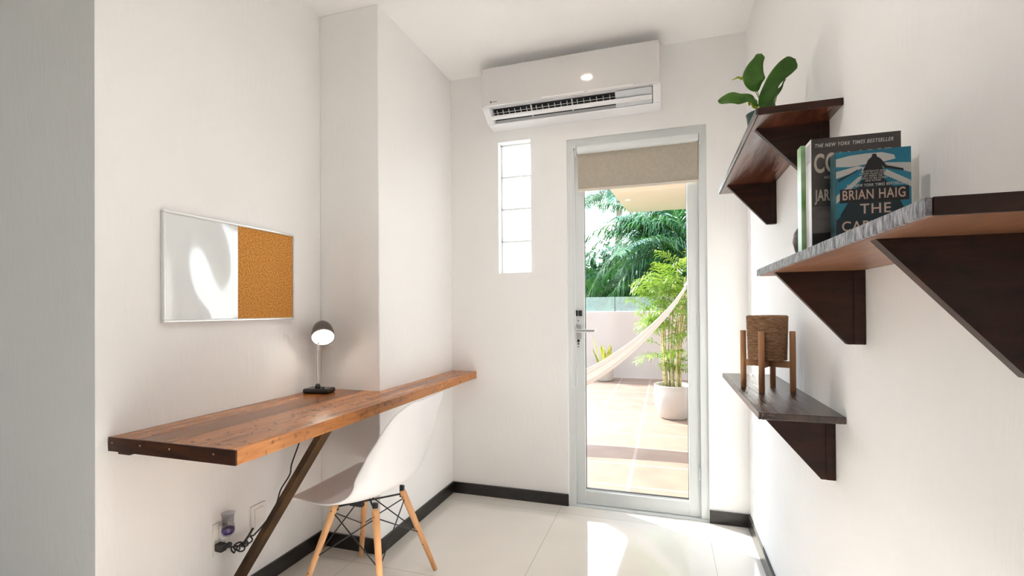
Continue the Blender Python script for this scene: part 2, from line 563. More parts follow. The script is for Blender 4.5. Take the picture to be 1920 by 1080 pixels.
def catmull(P, n=8):
    P = [Vector(p) for p in P]
    Q = [P[0] * 2 - P[1]] + P + [P[-1] * 2 - P[-2]]
    out = []
    for i in range(1, len(Q) - 2):
        for k in range(n):
            t = k / n
            a, b, c, d = Q[i - 1], Q[i], Q[i + 1], Q[i + 2]
            out.append(0.5 * ((2 * b) + (c - a) * t + (2 * a - 5 * b + 4 * c - d) * t * t + (3 * b - a - 3 * c + d) * t ** 3))
    out.append(P[-1])
    return out
def text(body, size, loc, m, parent, bold=0.0, xs=1.0, rot=(PI / 2, 0, 0), align='LEFT', name='cover_lettering', space=1.0, shear=0.0):
    """lettering turned into a mesh standing proud of a cover"""
    cu = bpy.data.curves.new(name, 'FONT')
    cu.body = body
    cu.size = size
    cu.offset = bold
    cu.align_x = align
    cu.space_character = space
    cu.shear = shear
    cu.extrude = 0.00012
    tmp = bpy.data.objects.new(name, cu)
    C.objects.link(tmp)
    dg = bpy.context.evaluated_depsgraph_get()
    me = bpy.data.meshes.new_from_object(tmp.evaluated_get(dg))
    bpy.data.objects.remove(tmp)
    me.name = name
    from mathutils import Euler
    mx = Matrix.Translation(Vector(loc) - BASE[parent.name]) @ Euler(rot).to_matrix().to_4x4() @ Matrix.Diagonal((xs, 1, 1, 1))
    me.transform(mx)
    me.materials.clear()
    me.materials.append(m)
    o = bpy.data.objects.new(name, me)
    o.parent = parent
    C.objects.link(o)
    BASE[o.name] = BASE[parent.name]
    return o

# ------------------------------------------------------------------ the room
XL, XP, XR, YC, YP, YB, H = -1.642, -1.302, 0.423, 0.989, 1.981, 2.798, 2.64
YO = YB + 0.15                     # outer face of the back wall
RX0, RY0 = -4.6, -3.2              # far left wall and rear wall of the room behind
DX0, DX1, DZ = -0.549, 0.224, 2.172
SX0, SX1, SZ0, SZ1 = -0.980, -0.770, 1.388, 2.203

b = MB(); b.box(RX0 - .15, XR + .15, RY0 - .15, YO, -0.12, 0.0)
struct(b.build('floor', M['floor']), 'polished cream porcelain tile floor')
b = MB(); b.box(RX0 - .15, XR + .15, RY0 - .15, YO, H, H + 0.2)
struct(b.build('ceiling', M['ceiling']), 'smooth white ceiling')
b = MB(); b.box(XL - 3.1, XL, YC, YB + .15, 0.0, H)
struct(b.build('wall_left', M['wall']), 'white plaster wall behind the desk, ending in a shaded outer corner')
b = MB(); b.box(XL - .0, XP, YP, YO, 0.0, H, bev=0.006)
struct(b.build('wall_pillar', M['wall']), 'white plastered pier between the desk nook and the door wall')
b = MB(); b.box(XR, XR + .15, RY0 - .15, YO, 0.0, H)
struct(b.build('wall_right', M['wall']), 'white wall carrying the three dark shelves')
b = MB()
b.box(XP, SX0, YB, YO, 0, H)
b.box(SX0, SX1, YB, YO, 0, SZ0)
b.box(SX0, SX1, YB, YO, SZ1, H)
b.box(SX1, DX0, YB, YO, 0, H)
b.box(DX0, DX1, YB, YO, DZ, H)
b.box(DX1, XR, YB, YO, 0, H)
struct(b.build('wall_back', M['wall']), 'white wall with the terrace door and a narrow glass block slit')
# room behind the camera
b = MB(); b.box(RX0 - .15, RX0, RY0, YC, 0, H)
M['low_bounce'] = mat('low_bounce_wall', (0.30, 0.27, 0.24), 0.8)  # unseen walls given a darker colour to cut bounced light
struct(b.build('wall_far_left', M['low_bounce']))
wx0, wx1, wz0, wz1 = -3.7, -2.5, 0.9, 2.1  # unseen opening added to let daylight in as fill
b = MB()
b.box(RX0, wx0, RY0 - .15, RY0, 0, H); b.box(wx1, XR, RY0 - .15, RY0, 0, H)
b.box(wx0, wx1, RY0 - .15, RY0, 0, wz0); b.box(wx0, wx1, RY0 - .15, RY0, wz1, H)
struct(b.build('wall_rear', M['low_bounce']))
w2 = struct(thing('added_window', 'unseen window added to light the room behind', None, ((wx0 + wx1) / 2, RY0 - .08, wz0)))
b = MB()
for x in (wx0, (wx0 + wx1) / 2 - .025, wx1 - .05): b.box(x, x + .05, RY0 - .11, RY0 - .05, wz0, wz1)
for z in (wz0, wz1 - .05): b.box(wx0, wx1, RY0 - .11, RY0 - .05, z, z + .05)
b.build('window_frame', M['alu'], w2)
b = MB(); b.box(wx0 + .04, wx1 - .04, RY0 - .083, RY0 - .077, wz0 + .04, wz1 - .04)
b.build('pane', M['glass'], w2)

# skirting
t, zs = 0.012, 0.068
def skirt(name, *bx):
    q = MB()
    for a in bx: q.box(*a)
    return struct(q.build(name, M['black_tile']), 'black tile skirting')
skirt('baseboard_left', (XL, XL + t, YC, YP, 0, zs))
skirt('baseboard_pillar', (XL + t, XP, YP - t, YP, 0, zs), (XP, XP + t, YP - t, YB, 0, zs))
skirt('baseboard_back', (XP + t, DX0, YB - t, YB, 0, zs), (DX1, XR - t, YB - t, YB, 0, zs))
skirt('baseboard_right', (XR - t, XR, RY0, YB, 0, zs))
skirt('baseboard_corner', (RX0, XL + t, YC - t, YC, 0, zs))

# glass block slit
w1 = struct(thing('window_1', 'narrow slit of four stacked glass blocks', None, ((SX0 + SX1) / 2, YB + .075, SZ0)))
n = 4
hb = (SZ1 - SZ0) / n
b = MB()
for i in range(n + 1):
    z = SZ0 + i * hb
    z = min(max(z, SZ0 + .004), SZ1 - .004)
    b.box(SX0, SX1, YB + .06, YB + .14, z - .004, z + .004)
b.box(SX0, SX0 + .008, YB + .06, YB + .14, SZ0, SZ1); b.box(SX1 - .008, SX1, YB + .06, YB + .14, SZ0, SZ1)
b.build('mortar', M['plastic'], w1)
for i in range(n):
    b = MB(); b.box(SX0 + .008, SX1 - .008, YB + .065, YB + .135, SZ0 + i * hb + .004, SZ0 + (i + 1) * hb - .004, bev=0.008)
    b.build('glass_block', M['block'], w1)

# ------------------------------------------------------------------ terrace door
d1 = struct(thing('door_1', 'glazed white aluminium terrace door', None, ((DX0 + DX1) / 2, YB + .06, 0)))
yf0, yf1 = YB + .012, YB + .10
b = MB()
b.box(DX0, DX0 + .040, yf0, yf1, 0, DZ); b.box(DX1 - .040, DX1, yf0, yf1, 0, DZ)
b.box(DX0 + .04, DX1 - .04, yf0, yf1, DZ - .052, DZ)
b.box(DX0 + .040, DX0 + .048, yf0 + .02, yf1, 0.0, DZ - .05); b.box(DX1 - .048, DX1 - .040, yf0 + .02, yf1, 0.0, DZ - .05)
b.build('door_frame', M['alu'], d1)
lx0, lx1 = DX0 + .042, DX1 - .042
gx0, gx1, gz0, gz1 = -0.452, 0.122, 0.096, 2.05
yl0, yl1 = YB + .030, YB + .075
b = MB()
b.box(lx0, gx0, yl0, yl1, .008, DZ - .055, bev=.003); b.box(gx1, lx1, yl0, yl1, .008, DZ - .055, bev=.003)
b.box(gx0 - .002, gx1 + .002, yl0 + .002, yl1, .008, gz0 - .008, bev=.003); b.box(gx0 - .002, gx1 + .002, yl0 + .002, yl1, gz1 + .008, DZ - .055, bev=.003)
# glazing beads
b.box(gx0 - .002, gx1 + .002, yl0 + .010, yl1 - .01, gz0 - .010, gz0, bev=.002); b.box(gx0 - .002, gx1 + .002, yl0 + .010, yl1 - .01, gz1, gz1 + .010, bev=.002)
leaf = b.build('door_leaf', M['alu'], d1)
b = MB()
b.box(gx0 - .0005, gx0 + .0025, yl0 + .012, yl0 + .030, gz0, gz1); b.box(gx1 - .0025, gx1 + .0005, yl0 + .012, yl0 + .030, gz0, gz1)
b.box(gx0, gx1, yl0 + .012, yl0 + .030, gz0 - .0005, gz0 + .002)
b.build('gasket', M['black'], d1)
b = MB(); b.box(gx0 - .004, gx1 + .004, yl0 + .020, yl0 + .026, gz0 - .004, gz1 + .004)
b.build('glass_pane', M['glass'], d1)
b = MB()
b.box(-.503, -.470, yl0 - .008, yl0, .985, 1.075, bev=.004)
b.lathe([(.011, 0), (.011, .035)], (-.494, yl0 - .008, 1.038), seg=14, axis=(0, -1, 0))
b.box(-.503, -.385, yl0 - .052, yl0 - .036, 1.027, 1.047, bev=.005)
b.box(-.400, -.385, yl0 - .050, yl0 - .030, 1.029, 1.045, bev=.004)
b.build('lever_handle', M['handle'], d1)
b = MB()
b.box(-.506, -.492, yl0 - .016, yl0, 1.122, 1.156, bev=.003); b.box(-.486, -.466, yl0 - .020, yl0, 1.122, 1.156, bev=.003)
b.box(-.516, -.506, yl0 - .006, yl0, 1.135, 1.141)
b.build('latch', M['black'], d1)
b = MB()
for z, r in ((.975, .0085), (.957, .005), (.940, .0035), (1.095, .0035)):
    b.lathe([(r, 0), (r, .004)], (-.490, yl0 - .0005, z), seg=14, axis=(0, -1, 0))
b.build('lock_cylinder', M['black'], d1)
b = MB(); b.box(DX0 + .002, DX1 - .002, YB + .0, YO + .02, 0.0, 0.006)
b.build('threshold', M['alu'], d1)
b = MB()
for z in (.25, 1.1, 1.9): b.tube([(DX1 - .046, yl0 - .006, z - .035), (DX1 - .046, yl0 - .006, z + .035)], .006, 10)
b.build('hinge', M['alu'], d1)

# roller blind
rb = thing('roller_blind', 'beige roller blind rolled part way down the glazed door', 'blind', (-.15, YB + .0, 2.07))
ybl = YB - .004
b = MB()
b.box(-.488, .186, ybl - .030, ybl + .014, 2.075, 2.118, bev=.012, seg=3)
b.build('cassette', M['cassette'], rb)
for xa in (-.494, .187):
    b = MB(); b.box(xa, xa + .005, ybl - .034, ybl + .014, 2.062, 2.124, bev=.002); b.build('end_bracket', M['plastic'], rb)
b = MB(); b.box(-.480, .180, ybl - .002, ybl, 1.868, 2.080)
b.build('blind_fabric', M['blind'], rb)
b = MB(); b.box(-.482, .182, ybl - .006, ybl + .004, 1.854, 1.870, bev=.003)
b.build('bottom_bar', mat('cream_blind_bar', (0.66, 0.60, 0.52), 0.6), rb)
b = MB()
xc, yc = -.5045, ybl - .028
lp = [(xc - .013, yc, 2.09), (xc - .013, yc, 1.2), (xc - .014, yc, .76), (xc - .010, yc, .716), (xc, yc, .701), (xc + .010, yc, .716), (xc + .014, yc, .76), (xc + .008, yc, 1.2), (xc + .006, yc, 2.09)]
b.tube(catmull(lp, 5), .0017, 6)
b.build('pull_chain', M['plastic'], rb)

# ------------------------------------------------------------------ air conditioner
ax0, ax1 = -1.010, -0.010
zb, zt = 2.272, 2.572
yfr = 2.602
ac = thing('air_conditioner', 'white wall mounted split air conditioner above the glazed door', 'air conditioner', ((ax0 + ax1) / 2, YB, zb))
b = MB()
prof = [(YB, zt - .004), (yfr + .03, zt - .004), (yfr + .016, zt - .012), (yfr + .016, zb + .074), (2.665, zb + .082), (2.715, zb + .045), (2.722, zb + .020), (2.706, zb + .012), (2.712, zb + .006), (2.785, zb), (YB, zb)]
b.prism(prof, 0, ax0 + .012, ax1 - .012)
b.build('casing', M['ac_body'], ac)
chk = [(YB, zt - .004), (yfr + .03, zt - .004), (yfr + .014, zt - .012), (yfr + .012, zb + .078), (yfr + .024, zb + .064), (2.702, zb + .012), (2.785, zb - .001), (YB, zb - .001)]
for xa in (ax0, ax1 - .040):
    b = MB(); b.prism(chk, 0, xa, xa + .040); b.build('side_cover', M['ac_body'], ac)
b = MB(); b.box(ax0 + .001, ax1 - .006, yfr - .004, yfr + .014, zb + .072, zt, bev=.006, seg=3)
b.build('front_panel', M['ac_white'], ac)
b = MB(); b.prism([(2.655, zb + .083), (2.662, zb + .083), (2.716, zb + .046), (2.716, zb + .034), (2.712, zb + .034), (2.706, zb + .043)], 0, ax0 + .045, ax1 - .24)
b.build('air_slot', M['dark_void'], ac)
b = MB(); b.prism([(2.632, zb + .072), (2.66, zb + .08), (2.716, zb + .040), (2.706, zb + .014), (2.690, zb + .024), (2.655, zb + .050)], 0, ax1 - .238, ax1 - .045)
b.build('vane_housing', M['ac_grey'], ac)
b = MB(); b.prism([(2.626, zb + .072), (2.66, zb + .08), (2.716, zb + .040), (2.704, zb + .014), (2.685, zb + .026)], 0, ax0 + .036, ax0 + .050)
b.build('slot_end', M['ac_grey'], ac)
for k in range(3):
    x0 = ax0 + .050 + k * .238
    b = MB()
    for j in range(6):
        x = x0 + .026 + j * .036
        b.prism([(2.650, zb + .062), (2.690, zb + .032), (2.694, zb + .037), (2.656, zb + .070)], 0, x - .0011, x + .0011)
    b.tube([(x0, 2.660, zb + .056), (x0 + .235, 2.660, zb + .056)], .0016, 6)
    b.tube([(x0, 2.676, zb + .044), (x0 + .235, 2.676, zb + .044)], .0016, 6)
    b.build('louvre_rack', M['ac_body'], ac)
for k in (1, 2):
    b = MB(); x = ax0 + .050 + k * .238
    b.prism([(2.640, zb + .070), (2.690, zb + .022), (2.698, zb + .030), (2.665, zb + .078)], 0, x - .006, x - .001)
    b.build('slot_divider', M['ac_body'], ac)
b = MB(); b.prism([(2.656, zb + .040), (2.664, zb + .031), (2.682, zb + .026), (2.683, zb + .029), (2.666, zb + .035), (2.659, zb + .043)], 0, ax0 + .040, ax1 - .045)
b.build('air_vane', M['ac_body'], ac)
b = MB()
b.box(ax0 + .36, ax0 + .60, yfr - .0055, yfr - .003, zb + .078, zb + .084); b.box(ax0 + .62, ax0 + .86, yfr - .0055, yfr - .003, zb + .078, zb + .084)
b.build('panel_trim', M['ac_body'], ac)
lg = mat('dark_grey_print', (0.08, 0.08, 0.08), 0.5)
b = MB(); b.lathe([(.006, 0), (.006, .0008)], (ax0 + .058, yfr - .004, zb + .098), seg=16, axis=(0, -1, 0))
b.box(ax0 + .066, ax0 + .070, yfr - .005, yfr - .004, zb + .0965, zb + .0985)
for k in range(4): b.box(ax0 + .072 + k * .006, ax0 + .0765 + k * .006, yfr - .0048, yfr - .004, zb + .0955, zb + .0998)
b.build('logo', lg, ac)
dg_ = mat('pale_display_print', (0.62, 0.64, 0.68), 0.3)
b = MB()
for k in range(2):
    x = ax1 - .19 + k * .016
    b.box(x, x + .002, yfr - .0046, yfr - .004, zt - .075, zt - .060); b.box(x, x + .009, yfr - .0046, yfr - .004, zt - .075, zt - .0735); b.box(x + .007, x + .009, yfr - .0046, yfr - .004, zt - .075, zt - .060)
b.build('display', dg_, ac)

# ceiling downlight by the air conditioner, and added fill downlights
for i, (x, y, pw, spr) in enumerate(DOWNLIGHTS):
    lb = ['recessed round ceiling downlight just in front of the air conditioner', 'added fill downlight over the middle of the shelf wall',
          'added fill downlight in the room behind, nearer the shelf wall', 'added fill downlight in the room behind, farther from the shelf wall'][i]
    dl = thing('ceiling_light', lb, 'ceiling light', (x, y, H), 'recessed ceiling downlights')
    b = MB(); b.lathe([(.045, 0), (.047, -.004), (.036, -.006), (.032, -.001)], (x, y, H), seg=32, cap0=False, cap1=False)
    b.build('trim_ring', M['plastic'], dl)
    b = MB(); b.lathe([(.032, -.001), (.0, -.0012)], (x, y, H), seg=24, cap0=False, cap1=False)
    b.build('diffuser', M['downlight'], dl)

# ------------------------------------------------------------------ desk
zd, th, YD, XD = 0.7765, 0.043, 1.023, -1.133
dk = thing('wall_desk', 'long L-shaped orange-brown wooden desk fixed along the left wall', 'desk', (XL, 1.9, 0))
b = MB()
et = 0.022
b.prism([(XL + .002, YD + .0065), (XD - et - .0005, YD + .0065), (XD - et - .0005, YB - .001), (XP + .001, YB - .001), (XP + .001, YP - .001), (XL + .002, YP - .001)], 2, zd - th + .002, zd)
b.build('desktop', M['desk'], dk)
b = MB(); b.box(XD - et, XD, YD + .0065, YB - .001, zd - th, zd + .0005, bev=.0015)
tag(b.build('front_edge_board', M['desk_edge'], dk), 'lighter worn front edge board')
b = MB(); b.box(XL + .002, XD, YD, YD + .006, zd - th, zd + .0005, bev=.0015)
tag(b.build('end_board', M['desk_end'], dk), 'dark end board')
nfm = mat('pale_nail_filler', (0.40, 0.25, 0.17), 0.7)
for x in (XL + .02, XL + .14, XL + .26, XL + .43):
    b = MB(); b.lathe([(.0028, 0), (.0028, .001)], (x, YD, zd - .016), seg=10, axis=(0, -1, 0)); b.build('nail_head', nfm, dk)
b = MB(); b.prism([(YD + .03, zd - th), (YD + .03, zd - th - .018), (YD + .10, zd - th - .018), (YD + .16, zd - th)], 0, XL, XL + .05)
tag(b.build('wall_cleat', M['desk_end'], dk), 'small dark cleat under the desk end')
b = MB()
dxz = Vector((-.367, 0, -.545)).normalized()
tx, bx = (-1.183, -1.147), None
def brx(x, z, zz): return x + (zz - z) * (.367 / .545)
zt_, zb_ = zd - th, 0.015
b.prism([(brx(-1.183, .715, zt_), zt_), (brx(-1.147, .727, zt_), zt_), (brx(-1.147, .727, zb_ + .01), zb_ + .01), (brx(-1.147, .727, .0), zb_ - .01), (XL + .002, zb_ + .0), (XL + .002, .715 - (1.642 - .002 - 1.183) * (.545 / .367))], 1, 1.390, 1.442)
br = b.build('brace', M['brace'], dk)
bv = br.modifiers.new('edge', 'BEVEL'); bv.width = .002; bv.segments = 2

# whiteboard with cork panel
wb = thing('memo_board', 'combined whiteboard and cork board in a thin silver frame on the left wall', 'board', (XL, 1.49, 1.12))
y0, y1, z0, z1, yk = 1.184, 1.789, 1.124, 1.515, 1.487
x0, x1 = XL + .004, XL + .018
b = MB(); fw = .010
b.box(x0, x1, y0, y1, z1 - fw, z1, bev=.003); b.box(x0, x1, y0, y1, z0, z0 + fw, bev=.003)
b.box(x0, x1, y0, y0 + fw, z0 + fw, z1 - fw, bev=.003); b.box(x0, x1, y1 - fw, y1, z0 + fw, z1 - fw, bev=.003)
b.build('frame', M['silver'], wb)
b = MB()
def wbf(u, v):
    y = y0 + fw + (yk - y0 - fw) * u
    z = z0 + fw + (z1 - z0 - 2 * fw) * v
    w = .0012 * math.sin(u * 7 + v * 1.2) * math.sin(v * PI) + .0008 * math.sin(u * 3.1 + v * 4)
    return (XL + .0115 + w, y, z)
b.grid(wbf, 24, 20)
tag(b.build('whiteboard_panel', M['whiteboard'], wb), 'glossy white writing panel')
b = MB(); b.box(XL + .005, XL + .0125, yk, y1 - fw, z0 + fw, z1 - fw)
tag(b.build('cork_panel', M['cork'], wb), 'orange brown cork panel')
b = MB(); b.box(XL + .0005, XL + .008, y0 + .004, y1 - .004, z0 + .004, z1 - .004)
b.build('backing', M['plastic'], wb)

# ------------------------------------------------------------------ desk lamp
lmp = thing('desk_lamp', 'small lit desk lamp with egg shaped shade on a gooseneck in the desk corner', 'lamp', (-1.555, 1.868, zd))
b = MB(); b.box(-1.618, -1.492, 1.826, 1.906, zd + .0005, zd + .024, bev=.009, seg=3, rot=Matrix.Rotation(math.radians(10), 3, 'Z'))
b.build('base', mat('glossy_black_lamp_base', (0.012, 0.011, 0.011), 0.18), lmp)
nk = catmull([(-1.560, 1.862, zd + .022), (-1.562, 1.862, zd + .08), (-1.563, 1.863, zd + .17), (-1.560, 1.868, zd + .235), (-1.556, 1.882, zd + .268)], 8)
b = MB(); b.tube(nk, .0042, 10)
b.build('gooseneck', M['chrome'], lmp)
b = MB(); b.lathe([(.012, 0), (.013, .008), (.009, .018), (.006, .022)], (-1.560, 1.862, zd + .022), seg=18)
b.build('neck_collar', M['black'], lmp)
b = MB(); b.lathe([(.007, 0), (.006, .006)], (-1.530, 1.862, zd + .023), seg=14)
b.build('switch', M['black'], lmp)
ax = Vector((.56, -.62, -.66)).normalized()      # direction the shade opens towards
oc = Vector((-1.532, 1.866, 1.036))              # centre of the opening
R_ = .0515
prf = [(R_, 0), (R_ * 1.01, -.014), (R_ * .98, -.034), (R_ * .90, -.058), (R_ * .74, -.080), (R_ * .52, -.096), (R_ * .27, -.106), (R_ * .08, -.109)]
b = MB(); b.lathe(prf, oc, seg=36, axis=ax, cap0=False, cap1=True)
sh = b.build('lamp_shade', M['steel_dark'], lmp)
solid(sh, .0015, -1)
b = MB(); b.lathe([(R_ + .0006, -.003), (R_ + .0016, 0), (R_ - .001, .0015)], oc, seg=36, axis=ax, cap0=False, cap1=False)
b.build('rim', M['chrome'], lmp)
b = MB(); b.lathe([(R_ * .955, -.006), (R_ * .80, -.0025), (R_ * .4, .0005), (.001, .001)], oc, seg=32, axis=ax, cap0=True, cap1=True)
b.build('diffuser', M['bulb'], lmp)
lpd = bpy.data.lights.new('desk_lamp_beam', 'AREA'); lpd.shape = 'DISK'; lpd.size = .09; lpd.energy = 0.12; lpd.color = (1, .88, .72)
lpo = bpy.data.objects.new('desk_lamp_beam', lpd)
lpo.location = oc + ax * .004; lpo.rotation_euler = ax.to_track_quat('-Z', 'Z').to_euler(); C.objects.link(lpo)

# ------------------------------------------------------------------ outlets, cord, plug-in scent glass
def outlet(yc, zc, label, w=.075, h=.12, sock=True):
    o = thing('wall_outlet', label, 'outlet', (XL, yc, zc), 'wall plates under the desk')
    q = MB(); q.box(XL + .0002, XL + .008, yc - w / 2, yc + w / 2, zc - h / 2, zc + h / 2, bev=.0025)
    q.build('cover_plate', M['outlet'], o)
    q = MB(); q.box(XL + .007, XL + .011, yc - w * .3, yc + w * .3, zc - h * .36, zc + h * .36, bev=.001)
    q.build('insert', M['outlet'], o)
    if sock:
        for dz in (-.022, .022):
            for dy in (-.006, .006):
                q = MB(); q.box(XL + .0109, XL + .0115, yc + dy - .001, yc + dy + .001, zc + dz - .005, zc + dz + .005)
                q.build('slot', M['black'], o)
    return o
outlet(1.415, .292, 'white power outlet plate holding the plug-in scent glass')
outlet(1.590, .292, 'blank white wall plate partly behind the desk brace', sock=False)
sc = thing('plug_in_freshener', 'clear plug-in scent glass with purple liquid on the wall outlet', 'air freshener', (XL + .02, 1.415, .33))
b = MB(); b.box(XL + .0115, XL + .032, 1.394, 1.436, .288, .345, bev=.008, seg=3)
b.build('plug_body', mat('clear_plug_plastic', (0.66, 0.64, 0.66), 0.2), sc)
cx, cyy, cz = XL + .046, 1.408, .305
b = MB(); b.lathe([(.012, 0), (.020, .006), (.024, .020), (.022, .036), (.0195, .052), (.021, .078), (.0245, .088), (.0235, .088), (.020, .078), (.0185, .052), (.0205, .036), (.0225, .020), (.018, .009), (.0, .004)], (cx, cyy, cz), seg=28, cap0=True, cap1=False)
b.build('glass_cup', M['cup_glass'], sc)
b = MB(); b.lathe([(.0, .005), (.017, .0095), (.0215, .020), (.0205, .030), (.0, .0302)], (cx, cyy, cz), seg=24, cap0=False, cap1=False)
b.build('purple_liquid', mat('purple_liquid', (0.14, 0.06, 0.34), 0.2), sc)

cd = thing('power_cord', 'black lamp cord hanging behind the desk brace with a tied bundle at the outlet', 'cord', (XL + .03, 1.6, .25))
b = MB()
b.tube(catmull([(XL + .025, 1.83, zd - th - .002), (-1.605, 1.806, .62), (-1.605, 1.790, .557), (-1.605, 1.745, .475), (-1.605, 1.733, .431), (-1.605, 1.68, .382), (-1.605, 1.655, .33), (-1.60, 1.60, .285), (-1.598, 1.53, .252)], 8), .0032, 8)
b.build('cable', M['black'], cd)
b = MB()
for k in range(5):
    c0 = Vector((-1.600, 1.440 + .016 * k, .238 + .006 * math.sin(k * 2.1)))
    rr = .013 + .005 * ((k * 7) % 3) / 2
    L = [c0 + Vector((.006 * math.sin(a * 2 + k), rr * math.cos(a + k), rr * .95 * math.sin(a + k))) for a in [2 * PI * j / 14 for j in range(15)]]
    b.tube(L, .0030, 7)
b.tube(catmull([(-1.60, 1.395, .268), (-1.598, 1.43, .252), (-1.600, 1.47, .240), (-1.60, 1.50, .256), (-1.598, 1.53, .252)], 6), .0034, 8)
b.tube(catmull([(-1.597, 1.47, .235), (-1.595, 1.50, .262), (-1.597, 1.525, .283)], 6), .0045, 8)
b.build('tied_bundle', M['black'], cd)
b = MB(); b.box(XL + .0115, XL + .045, 1.378, 1.404, .252, .282, bev=.004)
b.box(XL + .030, XL + .048, 1.398, 1.426, .258, .274, bev=.004)
b.build('plug', M['black'], cd)

# ------------------------------------------------------------------ chair
CX, CYY = -1.180, 1.722
ch = thing('shell_chair', 'white moulded shell chair on splayed beech legs tucked at the desk', 'chair', (CX, CYY, 0))
# (a forward, z) centre profile, half width, how far side edges rise out of it
PR = [(.252, .396, .150, .000), (.243, .416, .190, .000), (.20, .434, .222, .006), (.12, .430, .234, .010), (.03, .422, .240, .018), (-.06, .424, .241, .045),
      (-.125, .442, .240, .078), (-.175, .482, .236, .098), (-.205, .540, .230, .100), (-.224, .610, .222, .086), (-.240, .680, .210, .062), (-.256, .745, .194, .040), (-.272, .790, .168, .020), (-.280, .814, .120, .006)]
PC = catmull([(p[0], p[1], 0) for p in PR], 4)
PW = catmull([(p[2], p[3], 0) for p in PR], 4)
def shell(u, v):
    f = u * (len(PC) - 1)
    i = min(int(f), len(PC) - 2)
    t_ = f - i
    p = PC[i].lerp(PC[i + 1], t_)
    w = PW[i].lerp(PW[i + 1], t_)
    j0, j1 = max(i - 1, 0), min(i + 2, len(PC) - 1)
    tg = (PC[j1] - PC[j0]).normalized()
    nx, nz = tg.y, -tg.x           # normal pointing to the sitter
    if nx * 0.5 + nz < 0: nx, nz = -nx, -nz
    s_ = v * 2 - 1
    lift = w.y * abs(s_) ** 2.0
    yy = w.x * math.sin(s_ * PI / 2 * .92) / math.sin(PI / 2 * .92)
    return (CX - (p.x + nx * lift), CYY + yy, p.y + nz * lift)
b = MB(); b.grid(shell, 48, 28)
se = b.build('seat_shell', M['shell'], ch)
solid(se, .006, 0)
sb = se.modifiers.new('smooth', 'SUBSURF'); sb.levels = 1; sb.render_levels = 1
tops = {(-1, -1): None}
LEG = []
for sx in (-1, 1):
    for sy in (-1, 1):
        top = Vector((CX + sx * .092, CYY + sy * .100, .385))
        foot = Vector((CX + sx * .194, CYY + sy * .208, 0.004))
        LEG.append((sx, sy, top, foot))
        q = MB(); q.tube([foot, foot + (top - foot) * .02, foot.lerp(top, .5), top - (top - foot) * .03, top], [.0095, .0105, .0125, .0145, .011], 16)
        lg_ = q.build('leg', M['chair_wood'], ch)
        for fr_, dy in ((.34, -.0112), (.93, -.0136)):
            q = MB(); q.lathe([(.0035, 0), (.0035, .0012)], foot.lerp(top, fr_) + Vector((0, dy, 0)), seg=10, axis=(0, -1, 0))
            q.build('bolt', M['steel_dark'], lg_)
        q = MB(); q.box(top.x - .010, top.x + .010, top.y - .006, top.y + .006, top.z - .03, top.z + .022, bev=.002)
        q.build('leg_bracket', M['black'], ch)
        q = MB(); q.lathe([(.009, 0), (.009, .012)], foot, seg=14, axis=(0, 0, -1)) if False else None
LM = {(a, c): (t_, f_) for a, c, t_, f_ in LEG}
def at(k, z):
    t_, f_ = LM[k]
    return f_.lerp(t_, (z - f_.z) / (t_.z - f_.z))
prs = [((-1, -1), (1, -1)), ((1, -1), (1, 1)), ((1, 1), (-1, 1)), ((-1, 1), (-1, -1))]
for a_, c_ in prs:
    q = MB()
    inn = Vector((0, 0, 0))
    for p_, r_ in ((a_, c_), (c_, a_)):
        P0, P1 = at(p_, .352), at(r_, .185)
        q.tube([P0, P0.lerp(P1, .5), P1], .0026, 7)
        q.lathe([(.006, -.006), (.006, .006)], P1, seg=10, axis=(P0 - P1))
    q.build('cross_brace', M['black'], ch)
b = MB()
b.tube([at((-1, -1), .37), at((1, 1), .37)], .004, 8); b.tube([at((1, -1), .37), at((-1, 1), .37)], .004, 8)
b.box(CX - .03, CX + .03, CYY - .10, CYY - .08, .38, .409, bev=.003); b.box(CX - .03, CX + .03, CYY + .08, CYY + .10, .38, .409, bev=.003)
b.build('under_frame', M['black'], ch)

# ------------------------------------------------------------------ shelves
XF = 0.228
def shelf(label, ya, yb, zt, thk, brs, board=None, edge=None, zlow=.165, clip=None):
    o = thing('wall_shelf', label, 'shelf', (XR, (ya + yb) / 2, zt), 'dark wooden shelves on the right wall')
    q = MB()
    ya_ = ya + (.004 if board else 0)
    q.box(XF + .006, XR - .0005, ya_, yb, zt - thk, zt, bev=.002)
    q.build('board', board or M['shelf'], o)
    if board:
        q = MB(); q.box(XF + .006, XR - .0005, ya, ya + .0035, zt - thk, zt, bev=.0008)  # end strip darker than its board
        tag(q.build('end_edge', M['bracket'], o), 'dark end of the board')
    q = MB(); q.box(XF, XF + .0055, ya, yb, zt - thk, zt, bev=.0015)
    q.build('front_edge', edge or M['shelf'], o)
    for y in brs:
        zz = zt - thk
        q = MB()
        q.prism([(XF + .017, zz), (XR - .023, zz), (XR - .023, zz - zlow), (XR - .034, zz - zlow)], 1, y - .009, y + .009)
        bk = q.build('bracket', M['bracket'], o)
        q = MB(); q.box(XR - .0225, XR - .0005, y - .012, y + .012, zz - zlow, zz, bev=.001)
        q.build('wall_batten', M['bracket'], bk)
    return o
shelf('dark wooden bracket shelf holding the potted fig plant, highest of the three', 1.360, 2.255, 1.677, .018, (1.477, 2.112), M['shelf_red'])
shelf('dark wooden bracket shelf holding the books, nearest of the three', 0.530, 1.374, 1.261, .0175, (.695, 1.250), M['mid_board'], M['hewn'])
shelf('dark wooden bracket shelf holding the rope planter, lowest of the three', 1.363, 2.169, .892, .018, (1.455, 2.06))

